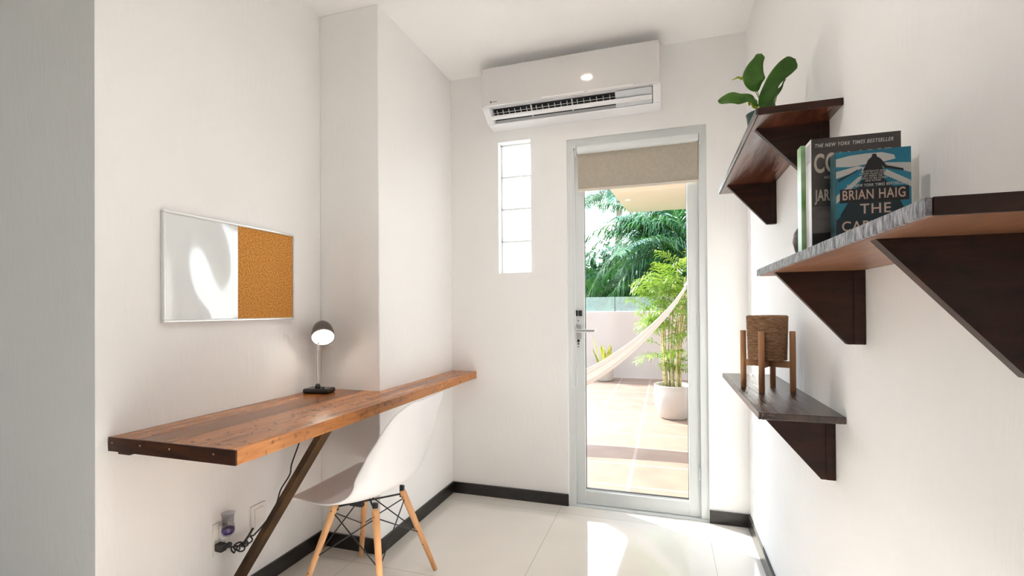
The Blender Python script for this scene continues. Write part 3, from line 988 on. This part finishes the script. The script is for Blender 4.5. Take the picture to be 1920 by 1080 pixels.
# ------------------------------------------------------------------ potted fig on the top shelf
fp = thing('potted_fig_plant', 'small broad leaved fig plant in a dark green pot on the highest shelf', 'plant', (.296, 1.64, 1.677))
b = MB()
b.lathe([(.036, .0005), (.040, .02), (.047, .080), (.049, .086), (.045, .086), (.043, .077), (.0, .076)], (.296, 1.64, 1.677), seg=32, cap0=True, cap1=False)
b.build('pot', M['green_pot'], fp)
b = MB(); b.lathe([(.0425, .0775), (.0, .080)], (.296, 1.64, 1.677), seg=20, cap0=False, cap1=False)
b.build('soil', M['soil'], fp)
b = MB()
st = Vector((.294, 1.636, 1.755))
b.tube([st, st + Vector((.0, -.003, .03)), st + Vector((.002, -.004, .055))], .003, 8)
b.build('stem', mat('brown_stem', (0.10, 0.06, 0.03), .7), fp)
def leafsurf(cl, w, side, cup=.12, waist=True, wp=None):
    """broad leaf along centre line cl with half width w"""
    P = catmull(cl, 8)
    n_ = len(P) - 1
    WP = catmull([(w_, 0, 0) for w_ in wp], 6) if wp else None
    side = Vector(side).normalized()
    def fn(u, v):
        f = u * n_
        i = min(int(f), n_ - 1)
        p = P[i].lerp(P[i + 1], f - i)
        tg = (P[min(i + 2, n_)] - P[max(i - 1, 0)]).normalized()
        sd_ = (side - tg * side.dot(tg)).normalized()
        nn = tg.cross(sd_)
        if wp:
            g = u * (len(WP) - 1); gi = min(int(g), len(WP) - 2)
            prof_ = WP[gi].lerp(WP[gi + 1], g - gi).x
            if u > .93: prof_ *= math.sqrt(max(0.0, 1 - ((u - .93) / .07) ** 2)) * .97 + .03
        elif waist:
            prof_ = (math.sin(PI * min(1, u ** .85)) ** .55) * (.62 + .5 * u - .22 * math.exp(-((u - .42) / .12) ** 2))
        else:
            prof_ = math.sin(PI * u) ** .8
        if u < .06: prof_ *= u / .06
        s_ = v * 2 - 1
        ww = w * max(prof_, .02)
        return p + sd_ * (s_ * ww) + nn * (cup * ww * abs(s_) + .004 * math.sin(u * 14) * abs(s_))
    q = MB(); q.grid(fn, 60, 10)
    return q
fb = Vector((.294, 1.632, 1.800))
LV = [
    ([(.2785, 1.625, 1.826), (.268, 1.62, 1.860), (.271, 1.62, 1.900), (.290, 1.62, 1.941)], .031, (1, .12, .15), 'fig_leaf', 0.08, [.10, .60, .98, 1.0, .80, .52, .45]),
    ([(.292, 1.620, 1.765), (.303, 1.615, 1.810), (.330, 1.612, 1.862), (.381, 1.618, 1.908)], .026, (.8, .2, -.65), 'fig_leaf', 0.08, [.30, .70, .85, .80, .88, .98, .85]),
    ([(.284, 1.625, 1.782), (.255, 1.61, 1.803), (.215, 1.60, 1.808), (.163, 1.60, 1.806)], .021, (.2, .3, 1), 'fig_leaf', 0.15, [.12, .45, .62, .80, 1.0, .85, .40]),
    ([(.302, 1.64, 1.768), (.322, 1.65, 1.800), (.338, 1.66, 1.830), (.366, 1.67, 1.873)], .020, (.55, .8, -.35), 'fig_leaf', 0.1, [.3, .8, 1, .8, .5, .25, .15]),
    ([(.302, 1.66, 1.780), (.318, 1.67, 1.815), (.333, 1.685, 1.845), (.346, 1.70, 1.875)], .020, (.9, .2, -.4), 'young_leaf', 0.1, [.2, .7, 1, 1, .8, .6, .4]),
    ([(.286, 1.66, 1.790), (.272, 1.66, 1.808), (.262, 1.66, 1.815), (.250, 1.66, 1.820)], .014, (.2, .4, 1), 'young_leaf', 0.1, [.3, .8, 1, 1, .8, .5, .3]),
    ([(.262, 1.66, 1.890), (.246, 1.66, 1.892), (.234, 1.66, 1.893), (.212, 1.66, 1.892)], .007, (0, .3, 1), 'young_leaf', 0.1, [.3, .8, 1, .9, .7, .4, .1]),
]
for cl, w_, sd_, mk, cp, wp_ in LV:
    lf = leafsurf(cl, w_, sd_, cp, wp=wp_).build('leaf', M[mk], fp)
    solid(lf, .0008, 0)
b = MB()
for tgt in (LV[0][0][0], LV[1][0][0], LV[2][0][0], LV[3][0][0], LV[4][0][0], LV[5][0][0]):
    b.tube([st + Vector((0, 0, .01)), st.lerp(Vector(tgt), .5) + Vector((0, 0, .006)), Vector(tgt)], .0014, 6)
b.tube(catmull([st + Vector((0, 0, .03)), (.272, 1.65, 1.85), (.262, 1.66, 1.890)], 5), .0012, 6)
b.build('leaf_stalk', mat('leaf_stalk_green', (0.20, 0.30, 0.05), .6), fp)

# ------------------------------------------------------------------ books
ZS = 1.2612
def book(label, x0, x1, yf, yb_, h, cover, spine=None, lean=0.0):
    o = thing('book', label, 'book', ((x0 + x1) / 2, (yf + yb_) / 2, ZS), 'books on the nearest shelf')
    q = MB(); q.box(x0 + .001, x1 - .003, yf + .0012, yb_ - .0012, ZS + .002, ZS + h - .002)
    q.build('page_block', M['pages'], o)
    q = MB()
    q.box(x0, x1, yf, yf + .0009, ZS + .0002, ZS + h)
    q.build('front_cover', cover, o)
    q = MB()
    q.box(x0, x1, yb_ - .0009, yb_, ZS + .0002, ZS + h)
    q.build('back_cover', spine or cover, o)
    q = MB()
    q.box(x0 - .0009, x0, yf, yb_, ZS + .0002, ZS + h)
    q.build('spine', spine or cover, o)
    return o
cgreen = noise_col(mat('pale_green_cover', rough=.3), (0.16, 0.36, 0.10), (0.50, 0.66, 0.46), (3, 3, 14))
b1 = book('green covered book, deepest of the standing books on the nearest shelf', 0.2525, .378, 1.040, 1.066, .2105, cgreen, cgreen)
ccol = noise_col(mat('charcoal_cover', rough=.35), (0.030, 0.024, 0.022), (0.060, 0.050, 0.047), (8, 8, 12))
cspn = noise_col(mat('pale_grey_spine', rough=.4), (0.55, 0.53, 0.55), (0.75, 0.73, 0.72), (3, 3, 9))
b2 = book('tall charcoal paperback with large pale title standing behind the blue one', .2590, .3960, 1.000, 1.034, .2085, ccol, cspn)
cream = mat('cream_lettering', (0.50, 0.44, 0.37), .6)
white = mat('white_lettering', (0.62, 0.60, 0.57), .6)
yfc = 1.000 - .0003
text('THE NEW YORK TIMES BESTSELLER', .0092, (.2640, yfc, ZS + .1925), white, b2, bold=.0001, xs=.72, shear=.25, space=1.18)
text('COLLAPSE', .0475, (.2625, yfc, ZS + .1470), cream, b2, bold=.0012, xs=.52, space=1.06)
text('HOW SOCIETIES CHOOSE', .0068, (.2790, yfc, ZS + .1345), white, b2, xs=.9, space=1.2)
text('TO FAIL OR SUCCEED', .0060, (.2870, yfc, ZS + .1230), white, b2, xs=.9, space=1.2)
text('JARED DIAMOND', .0285, (.2645, yfc, ZS + .0950), cream, b2, bold=.0007, xs=.50, space=1.04)
b = MB()
b.poly([(.2595, yfc, ZS + .006), (.3955, yfc, ZS + .006), (.3955, yfc, ZS + .032), (.3600, yfc, ZS + .036), (.3300, yfc, ZS + .034), (.2950, yfc, ZS + .038), (.2700, yfc, ZS + .035), (.2595, yfc, ZS + .033)])
b.mi = 1
b.poly([(.2595, yfc, ZS + .036), (.3955, yfc, ZS + .036), (.3955, yfc, ZS + .084), (.2595, yfc, ZS + .084)])
b.build('cover_picture', [mat('near_black_print', (0.012, 0.010, 0.010), .5), noise_col(mat('grey_photo_print', rough=.5), (0.07, 0.06, 0.058), (0.15, 0.135, 0.13), (14, 14, 30))], b2, recalc=False)
b = MB()
for k in range(9): b.box(.2578, .2581, 1.004, 1.030, ZS + .168 + .004 * k, ZS + .1695 + .004 * k)
b.build('spine_print', mat('violet_grey_print', (0.22, 0.21, 0.27), .5), b2)

blue = noise_col(mat('sea_blue_cover', rough=.3), (0.0, 0.13, 0.24), (0.01, 0.26, 0.38), (9, 9, 9))
b3 = book('blue and black paperback standing in front of the taller books', .2870, .3960, .965, .992, .1700, blue, noise_col(mat('dark_teal_spine', rough=.4), (0.015, 0.05, 0.06), (0.06, 0.16, 0.19), (3, 3, 40)))
yb3 = .965 - .0003
X0, X1, Zt = .2870, .3960, ZS + .170
def c3(px, pz): return (X0 + (X1 - X0) * px, yb3, ZS + .170 * pz)
pw = mat('pale_cloud_print', (0.55, 0.56, 0.54), .5)
pk = mat('black_print', (0.008, 0.008, 0.010), .45)
ps = mat('dark_teal_print', (0.004, 0.022, 0.032), .45)
b = MB()
def P3(pts, off=0.0):
    b.poly([(c3(*p)[0], yb3 - off, c3(*p)[2]) for p in pts])
b.mi = 0
P3([(0, .93), (.18, .955), (.40, .965), (.62, .965), (.78, .93), (.80, .89), (.58, .86), (.40, .855), (.20, .84), (0, .85)])
P3([(0, .80), (.30, .845), (.38, .83), (.24, .78), (0, .73)])
P3([(.66, .86), (1, .84), (1, .74), (.80, .79), (.64, .83)])
P3([(0, .55), (.30, .73), (.36, .745), (.33, .70), (0, .47)])
P3([(.64, .74), (1, .60), (1, .66), (.68, .79)])
P3([(.35, .82), (.40, .84), (.42, .72), (.37, .74)])
P3([(.64, .82), (.60, .82), (.58, .72), (.63, .73)])
b.mi = 1
P3([(.06, 0), (1, 0), (1, .30), (.90, .40), (.76, .62), (.62, .72), (.37, .72), (.28, .62), (.14, .45), (.06, .36)], .0001)
P3([(0, .0), (.06, .0), (.06, .34), (0, .30)], .00012)
b.mi = 2
P3([(.36, .66), (.63, .66), (.645, .78), (.615, .84), (.66, .805), (.90, .765), (.90, .785), (.68, .83), (.60, .905), (.555, .925), (.545, .955), (.495, .955), (.485, .925), (.44, .90), (.40, .84), (.37, .80)], .0002)
P3([(.04, .695), (.30, .80), (.30, .81), (.02, .71)], .0002)
P3([(.05, .475), (.97, .475), (.97, .615), (.05, .615)], .0002)
P3([(0.0, 0), (1, 0), (1, .10), (0, .10)], .0002)
b.build('cover_picture', [pw, ps, pk], b3, recalc=False)
pnk = mat('pale_pink_lettering', (0.60, 0.45, 0.38), .5)
yl3 = yb3 - .0005
def serif_text(body, size, x, z, xs, space):
    return text(body, size, (x, yl3, z), pnk, b3, bold=.00025, xs=xs, space=space)
serif_text('BRIAN HAIG', .0235, X0 + .0085, ZS + .086, .66, 1.10)
serif_text('THE', .0240, X0 + .0350, ZS + .0610, .95, 1.14)
serif_text('CAPITOL', .0240, X0 + .0075, ZS + .0320, .86, 1.10)
serif_text('GAME', .0240, X0 + .0260, ZS + .0040, .86, 1.10)
text('THE NEW YORK TIMES BESTSELLER', .0066, (X0 + .016, yl3, ZS + .170 * .632), white, b3, bold=.0001, xs=.70, space=1.2)
for k, s_ in enumerate(('AN INTRICATE AND', 'ACTION FILLED STORY', 'SET INSIDE THE', 'WORLD OF BIG MONEY', 'AND POWER')):
    text(s_, .0042, ((X0 + X1) / 2, yl3, ZS + .170 * (.775 - .024 * k)), white, b3, xs=.85, align='CENTER', space=1.1)

sp_ = thing('stone_ball', 'dark grey round ornament hidden behind the books', 'ornament', (.291, 1.118, ZS))
b = MB(); b.lathe([(.012, .0005), (.022, .004), (.032, .016), (.0365, .036), (.034, .054), (.026, .068), (.014, .076), (.004, .0785)], (.291, 1.118, ZS), seg=28)
bl_ = b.build('ball', M['stone'], sp_)

# ------------------------------------------------------------------ rope planter
pc = Vector((.3225, 1.762, .892))
rpn = thing('rope_planter', 'rope wound pot held in a four legged wooden stand on the lowest shelf', 'planter', pc)
b = MB()
prof = []
nr = 26
for k in range(nr):
    z = .100 + k * (.143 / nr)
    r0 = .0575 + .0045 * (k / nr)
    prof += [(r0 - .0012, z), (r0 + .0008, z + .0018), (r0 + .0008, z + .0038)]
prof = [(.0, .098), (.050, .0985)] + prof + [(.060, .244), (.056, .2455), (.054, .242), (.050, .15), (.0, .149)]
b.lathe(prof, pc, seg=40, cap0=False, cap1=False)
b.build('rope_pot', M['rope'], rpn)
feet = [(.254, 1.791), (.295, 1.688), (.350, 1.836), (.391, 1.742)]
feet = [(pc.x + .0745 * math.cos(a), pc.y + .0745 * math.sin(a)) for a in (math.radians(22 + 0), math.radians(112), math.radians(202), math.radians(292))]
feet = [(.3905, 1.733), (.3515, 1.830), (.2545, 1.791), (.2935, 1.694)]
for fx, fy in feet:
    q = MB(); q.tube([(fx, fy, .8925), (fx, fy, .893), (fx, fy, 1.085), (fx, fy, 1.0865)], [.0085, .0092, .0092, .0082], 16)
    q.build('leg', M['dowel'], rpn)
b = MB()
b.box(-.066, .066, -.007, .007, .076, .097, bev=.0015); b.box(-.007, .007, -.066, .066, .0765, .0965, bev=.0015)
ang = math.atan2(feet[0][1] - feet[2][1], feet[0][0] - feet[2][0])
bmesh.ops.rotate(b.bm, verts=b.bm.verts[:], cent=(0, 0, 0), matrix=Matrix.Rotation(ang, 3, 'Z'))
bmesh.ops.translate(b.bm, verts=b.bm.verts[:], vec=pc)
b.build('cross_bar', M['dowel'], rpn)

# ------------------------------------------------------------------ terrace
YT = 8.3
b = MB(); b.box(-9, 6, YO, YT + .18, -.12, -.002)
struct(b.build('floor_terrace', M['terracotta']), 'terracotta tiled terrace floor')
b = MB(); b.box(-9, 6, YT, YT + .16, -.002, 1.118)
b.box(-9, 6, YT - .012, YT, -.002, .012)
struct(b.build('wall_terrace', M['wall_out']), 'low pale pink plastered terrace parapet')
b = MB(); b.box(-9, RX0 - .15, YB, YO, -.002, 3.0); b.box(XR + .15, 6, YB, YO, -.002, 3.0)
struct(b.build('wall_outer', M['wall_out']))
b = MB(); b.box(-60, 60, -30, 70, -3.2, -3.0)
gr = struct(b.build('ground_outside', noise_col(mat('garden_ground', rough=1), (0.10, 0.13, 0.05), (0.20, 0.18, 0.11), (.5, .5, .5))))
for x0_, x1_, lab in ((-3.9, -2.365, 'greenish glass parapet panel at the far left of the terrace'), (-2.355, -.822, 'greenish glass parapet panel left of the pane joint'), (-.812, .72, 'greenish glass parapet panel right of the pane joint, behind the bamboo palm'), (.73, 2.3, 'greenish glass parapet panel at the far right of the terrace')):
    gp = thing('glass_railing', lab, 'railing', ((x0_ + x1_) / 2, YT + .08, 1.118), 'glass panels along the terrace parapet')
    q = MB(); q.box(x0_, x1_, YT + .075, YT + .085, 1.119, 1.378, bev=.001)
    q.build('glass_panel', M['rail_glass'], gp)
    q = MB(); q.box(x0_, x1_, YT + .06, YT + .10, 1.1182, 1.130)
    q.build('channel', M['alu'], gp)

# peach roof slab of the neighbouring terrace, far upper right
rf = thing('roof_overhang', 'pale peach roof slab jutting in above the palms at upper right', 'roof', (2.5, 9.5, 3.0))
b = MB(); b.prism([(-.640, 9.30), (-1.10, 3.35), (6.0, 3.35), (6.0, 9.40)], 2, 3.0, 3.16)
bpy_peach = noise_col(mat('pale_peach_soffit_paint', rough=.9), (0.90, 0.74, 0.60), (0.92, 0.77, 0.63), (1, 1, 1))
b.build('slab', bpy_peach, rf)
for x in (2.6, 5.6):
    b = MB(); b.box(x, x + .22, 8.9, 9.12, -3.0, 3.0); b.build('support_post', bpy_peach, rf)

# hammock
hm = thing('hammock', 'white cotton hammock slung diagonally across the terrace', 'hammock', (-.9, 4.4, .0))
HC = [(.50, 4.62, 1.90), (.30, 4.57, 1.52), (.185, 4.54, 1.36), (.07, 4.51, 1.19), (-.10, 4.47, 1.00), (-.33, 4.41, .79), (-.65, 4.34, .575), (-1.05, 4.25, .44), (-1.5, 4.15, .40), (-1.95, 4.05, .47), (-2.35, 3.96, .72), (-2.65, 3.89, 1.1), (-2.9, 3.83, 1.55), (-3.1, 3.79, 1.95)]
HW = [.012, .016, .030, .055, .085, .120, .150, .165, .170, .165, .14, .07, .018, .012]
HP = catmull(HC[1:-1], 6)
HQ = catmull([(w_, 0, 0) for w_ in HW[1:-1]], 6)
def hfn(u, v):
    f = u * (len(HP) - 1)
    i = min(int(f), len(HP) - 2)
    p = HP[i].lerp(HP[i + 1], f - i)
    w_ = HQ[i].lerp(HQ[i + 1], f - i).x
    s_ = v * 2 - 1
    fold = .10 * w_ * math.sin(s_ * 9 + u * 5)
    return (p.x + .1 * s_ * w_, p.y + s_ * w_ * 1.0, p.z + w_ * (1.0 * abs(s_) ** 1.8 - .55) + fold)
b = MB(); b.grid(hfn, 70, 22, uv=True)
hb_ = b.build('fabric_bed', M['cloth'], hm)
solid(hb_, .006, 0)
b = MB(); b.tube(HC[:3], [.010, .014, .026], 8); b.build('gathered_rope', M['cloth'], hm)
b = MB(); b.tube([HC[-1], HC[-2], HC[-3]], [.010, .014, .04], 8); b.build('gathered_rope', M['cloth'], hm)
for rp_ in ([(.50, 4.62, 1.90), (1.148, 4.765, 3.1)], [(-3.1, 3.79, 1.95), (-3.548, 3.69, 2.9)]):
    b = MB(); b.tube(rp_, .006, 6); b.build('hanging_rope', M['cloth'], hm)
hp_ = thing('hammock_post', 'pale post carrying the right end of the hammock', 'post', (1.2, 4.79, 0))
b = MB(); b.box(1.15, 1.27, 4.73, 4.85, 0, 3.2, bev=.008); b.build('shaft', M['plastic'], hp_)
hp2 = thing('hammock_post', 'pale post carrying the left end of the hammock', 'post', (-3.6, 3.68, 0))
b = MB(); b.box(-3.67, -3.55, 3.62, 3.74, 0, 3.2, bev=.008); b.build('shaft', M['plastic'], hp2)

# fronds
def frond(q, base, tip, droop, nl, ll, wd, rng, rach=.012, up=.0):
    """feather leaf: arching rachis with long leaflets"""
    base, tip = Vector(base), Vector(tip)
    mid = (base + tip) / 2 + Vector((0, 0, droop))
    q.mi = 1
    pts = [base * (1 - t_) ** 2 + mid * 2 * t_ * (1 - t_) + tip * t_ * t_ for t_ in [k / 12 for k in range(13)]]
    q.tube(pts, [rach * (1 - .8 * k / 12) for k in range(13)], 5)
    q.mi = 0
    for k in range(nl):
        t_ = .12 + .88 * k / (nl - 1)
        p = base * (1 - t_) ** 2 + mid * 2 * t_ * (1 - t_) + tip * t_ * t_
        tg = ((mid - base) * (1 - t_) + (tip - mid) * t_).normalized()
        sd_ = tg.cross(Vector((0, 0, 1)))
        sd_ = sd_.normalized() if sd_.length > .05 else Vector((1, 0, 0))
        nn = sd_.cross(tg)
        L = ll * (math.sin(PI * (.12 + .80 * t_)) ** .6) * rng.uniform(.85, 1.1)
        for sg in (-1, 1):
            d = (sd_ * sg * rng.uniform(.75, 1.0) + tg * rng.uniform(.45, .75) + nn * rng.uniform(-.1, .35 + up)).normalized()
            dn = Vector((0, 0, -1))
            a0 = p
            a1 = p + d * L * .45 + dn * L * .04
            a2 = p + d * L * .78 + dn * L * rng.uniform(.15, .28)
            a3 = p + d * L * .95 + dn * L * rng.uniform(.35, .6)
            wv = (d.cross(nn)).normalized() * wd
            v = [q.bm.verts.new(x) for x in (a0 - wv * .4, a0 + wv * .4, a1 - wv, a1 + wv, a2 - wv * .7, a2 + wv * .7, a3)]
            fs = [q.bm.faces.new((v[0], v[1], v[3], v[2])), q.bm.faces.new((v[2], v[3], v[5], v[4])), q.bm.faces.new((v[4], v[5], v[6]))]
            q._tag(fs)

rachis_m = mat('pale_green_rachis', (0.16, 0.26, 0.05), .6)
def palm(label, x, y, z, n_, length, mk, seed, ll=.55, elev=(5, 70), tips=()):
    rng = random.Random(seed)
    o = thing('palm_tree', label, 'tree', (x, y, -3.0), 'palm trees beyond the parapet')
    q = MB()
    zz = [-3.0 + (z + 3.0) * k / 14 for k in range(15)]
    q.tube([(x + .05 * math.sin(k * .6), y, zz[k]) for k in range(15)], [.17 - .004 * k + .008 * (k % 2) for k in range(15)], 12)
    q.build('trunk', M['trunk'], o)
    F = [(Vector(t_[:3]), t_[3]) for t_ in tips]
    for k in range(n_):
        a = 2 * PI * k * .381966 + rng.uniform(-.2, .2)
        e = math.radians(rng.uniform(*elev)) if k > n_ * .3 else math.radians(rng.uniform(-15, 25))
        L = length * rng.uniform(.85, 1.1)
        F.append((Vector((x, y, z)) + Vector((math.cos(a) * math.cos(e) * L, math.sin(a) * math.cos(e) * L, math.sin(e) * L * .85 - L * .22)), L * rng.uniform(.22, .36)))
    for tip, dr in F:
        base = Vector((x, y, z)) + (tip - Vector((x, y, z))).normalized() * .05
        q = MB()
        frond(q, base, tip, dr, 90, ll * rng.uniform(.85, 1.1), .014, rng, rach=.018)
        q.build('frond', [M[mk], rachis_m], o, recalc=False)
    return o
palm('large green palm beyond the parapet whose long frond arches across to the left', .62, 10.8, 2.0, 14, 2.4, 'palm_leaf', 5, ll=.62,
     tips=[(-2.05, 10.4, 1.75, 2.1), (-1.35, 10.1, .85, 1.7), (-1.55, 11.6, 3.7, .9), (.05, 10.3, 3.5, .3), (-.9, 10.2, 1.9, 1.5), (-.45, 10.0, 1.1, 1.1), (1.5, 11.2, 3.3, .8), (-2.1, 10.9, 2.5, 1.6), (-1.7, 10.3, 1.2, 2.2), (-1.1, 10.6, 2.9, 1.2), (-.5, 10.4, 2.6, 1.3), (-1.9, 11.2, 1.0, 1.9)])
palm('green palm standing just beyond the parapet at left', -1.55, 12.0, .95, 20, 2.2, 'palm_leaf', 3, ll=.6, elev=(10, 60))
palm('low pale palm right behind the glass parapet', -.75, 10.2, .10, 16, 1.5, 'palm_leaf_pale', 8, ll=.45, elev=(20, 75))
palm('farther palm with pale sunlit fronds behind the large one', .10, 14.2, 2.6, 20, 2.7, 'palm_leaf_pale', 12, ll=.7)
palm('farther palm at the far left with its crown low against the sky', -3.3, 13.6, .9, 20, 2.4, 'palm_leaf', 15, ll=.6)
palm('farthest pale palm whose crown pokes up beside the peach roof', -1.75, 19.5, 5.7, 18, 2.4, 'palm_leaf_pale', 21, ll=.7)

# dense broadleaf trees at the back
def bushy(label, x, y, zc, r, seed, nlf=4200):
    rng = random.Random(seed)
    o = thing('bushy_tree', label, 'tree', (x, y, -3.0), 'dense trees behind the palms')
    q = MB(); q.tube([(x, y, -3.0), (x + .1, y, zc - r * .4), (x, y, zc)], [.18, .13, .06], 8)
    q.build('trunk', M['trunk'], o)
    q = MB()
    for k in range(nlf):
        th_, ph = rng.uniform(0, 2 * PI), math.acos(rng.uniform(-1, 1))
        rr = r * rng.uniform(.55, 1.0) * (1 + .18 * math.sin(3 * th_ + seed) * math.sin(2 * ph))
        c0 = Vector((x + rr * math.sin(ph) * math.cos(th_) * 1.25, y + rr * math.sin(ph) * math.sin(th_), zc + rr * math.cos(ph)))
        d1_ = Vector((rng.uniform(-1, 1), rng.uniform(-1, 1), rng.uniform(-1, 1))).normalized() * .13
        d2_ = d1_.cross(Vector((rng.uniform(-1, 1), rng.uniform(-1, 1), rng.uniform(-1, 1)))).normalized() * .055
        q.poly([c0 - d1_, c0 + d2_, c0 + d1_, c0 - d2_])
    tag(q.build('foliage', M['bush_leaf'], o, recalc=False), kind='stuff')
    return o
bushy('dense dark tree behind the palms at right', 1.2, 16.5, 2.3, 2.4, 1)
bushy('dense dark tree behind the palms at middle', -1.2, 17.2, 1.2, 2.2, 2)
bushy('dense dark tree behind the palms at left', -3.6, 17.0, .8, 2.3, 3)
bushy('dense dark tree filling the gap between the palms, nearest of the dark trees', -1.5, 14.6, 1.2, 1.75, 4)

# potted bamboo palm
PX, PY = .085, 5.38
bp_ = thing('potted_bamboo_palm', 'tall bamboo palm in a round white pot on the terrace tiles', 'plant', (PX, PY, 0))
b = MB(); b.lathe([(.125, .0), (.150, .02), (.192, .12), (.208, .22), (.205, .30), (.198, .335), (.203, .352), (.196, .358), (.186, .350), (.180, .31), (.0, .30)], (PX, PY, 0), seg=44, cap0=True, cap1=False)
b.build('pot', M['white_pot'], bp_)
b = MB(); b.lathe([(.181, .312), (.0, .325)], (PX, PY, 0), seg=24, cap0=False, cap1=False)
b.build('soil', M['soil'], bp_)
rng = random.Random(77)
for k in range(16):
    a = 2 * PI * k / 16 + rng.uniform(-.2, .2)
    r0 = rng.uniform(.03, .12)
    bx_, by_ = PX + r0 * math.cos(a), PY + r0 * math.sin(a)
    lean = rng.uniform(.02, .16)
    hgt = rng.uniform(1.15, 1.85)
    tx_, ty_ = bx_ + lean * math.cos(a) + .07 * hgt / 1.5, by_ + lean * math.sin(a)
    if math.cos(a) < -.2: hgt = min(hgt, 1.45)
    q = MB()
    cp = [Vector((bx_, by_, .31)), Vector((bx_ + lean * .25 * math.cos(a), by_ + lean * .25 * math.sin(a), hgt * .6)), Vector((tx_, ty_, hgt))]
    q.tube(catmull(cp, 6), [.0105 - .0004 * j + (.0015 if j % 3 == 0 else 0) for j in range(13)], 8)
    q.build('cane', M['cane'], bp_)
    q = MB()
    for j in range(6):
        aa = a + rng.uniform(-1.3, 1.3)
        L = rng.uniform(.22, .42)
        frond(q, (tx_, ty_, hgt - .10 * j), (tx_ + L * .85 * math.cos(aa), ty_ + L * .85 * math.sin(aa), hgt - .10 * j + rng.uniform(-.10, .25)), L * .22, 12, .17, .0075, rng, rach=.0035, up=.2)
    if k % 3 == 0:
        zz_ = rng.uniform(.45, .70)
        for j in range(3):
            aa = rng.uniform(0, 2 * PI)
            frond(q, (bx_, by_, zz_), (bx_ + .16 * math.cos(aa), by_ + .16 * math.sin(aa), zz_ + rng.uniform(.0, .12)), .03, 8, .12, .006, rng, rach=.003)
    tag(q.build('frond', [M['bamboo_leaf'], rachis_m], bp_, recalc=False))

# potted sword leaved plant at the parapet
QX, QY = -.94, 7.88
sn = thing('potted_sword_plant', 'yellow green sword leaved plant in a white pot against the parapet', 'plant', (QX, QY, 0))
b = MB(); b.lathe([(.10, 0), (.125, .02), (.15, .20), (.155, .215), (.145, .215), (.135, .19), (.0, .185)], (QX, QY, 0), seg=32, cap0=True, cap1=False)
b.build('pot', M['white_pot'], sn)
b = MB(); b.lathe([(.136, .19), (.0, .198)], (QX, QY, 0), seg=18, cap0=False, cap1=False); b.build('soil', M['soil'], sn)
rng = random.Random(5)
for k in range(22):
    a = rng.uniform(0, 2 * PI); r0 = rng.uniform(.01, .10); hh = rng.uniform(.22, .42) if k else .56
    p0 = Vector((QX + r0 * math.cos(a), QY + r0 * math.sin(a), .19))
    p3 = p0 + Vector((math.cos(a) * hh * rng.uniform(.1, .35), math.sin(a) * hh * .2, hh))
    q = leafsurf([p0, p0.lerp(p3, .35) + Vector((.004, 0, .02)), p0.lerp(p3, .7), p3], .019, (math.cos(a + 1.3), math.sin(a + 1.3), 0), .25, waist=False)
    lf = q.build('leaf', M['snake_leaf'], sn); solid(lf, .002, 0)
lf_ = MB(); lf_.grid(lambda u, v: (-.02 + .16 * u, 7.90 + .04 * math.sin(u * PI) * (v - .5) * 2, .012 + .010 * math.sin(u * PI) + .006 * math.sin(v * PI)), 12, 4)
o = lf_.build('fallen_leaf', mat('dry_brown_leaf', (0.12, 0.045, 0.03), .8)); solid(o, .002, 0)
tag(o, 'small dry brown leaf lying on the tiles by the parapet', 'leaf')

bpy.context.view_layer.update()
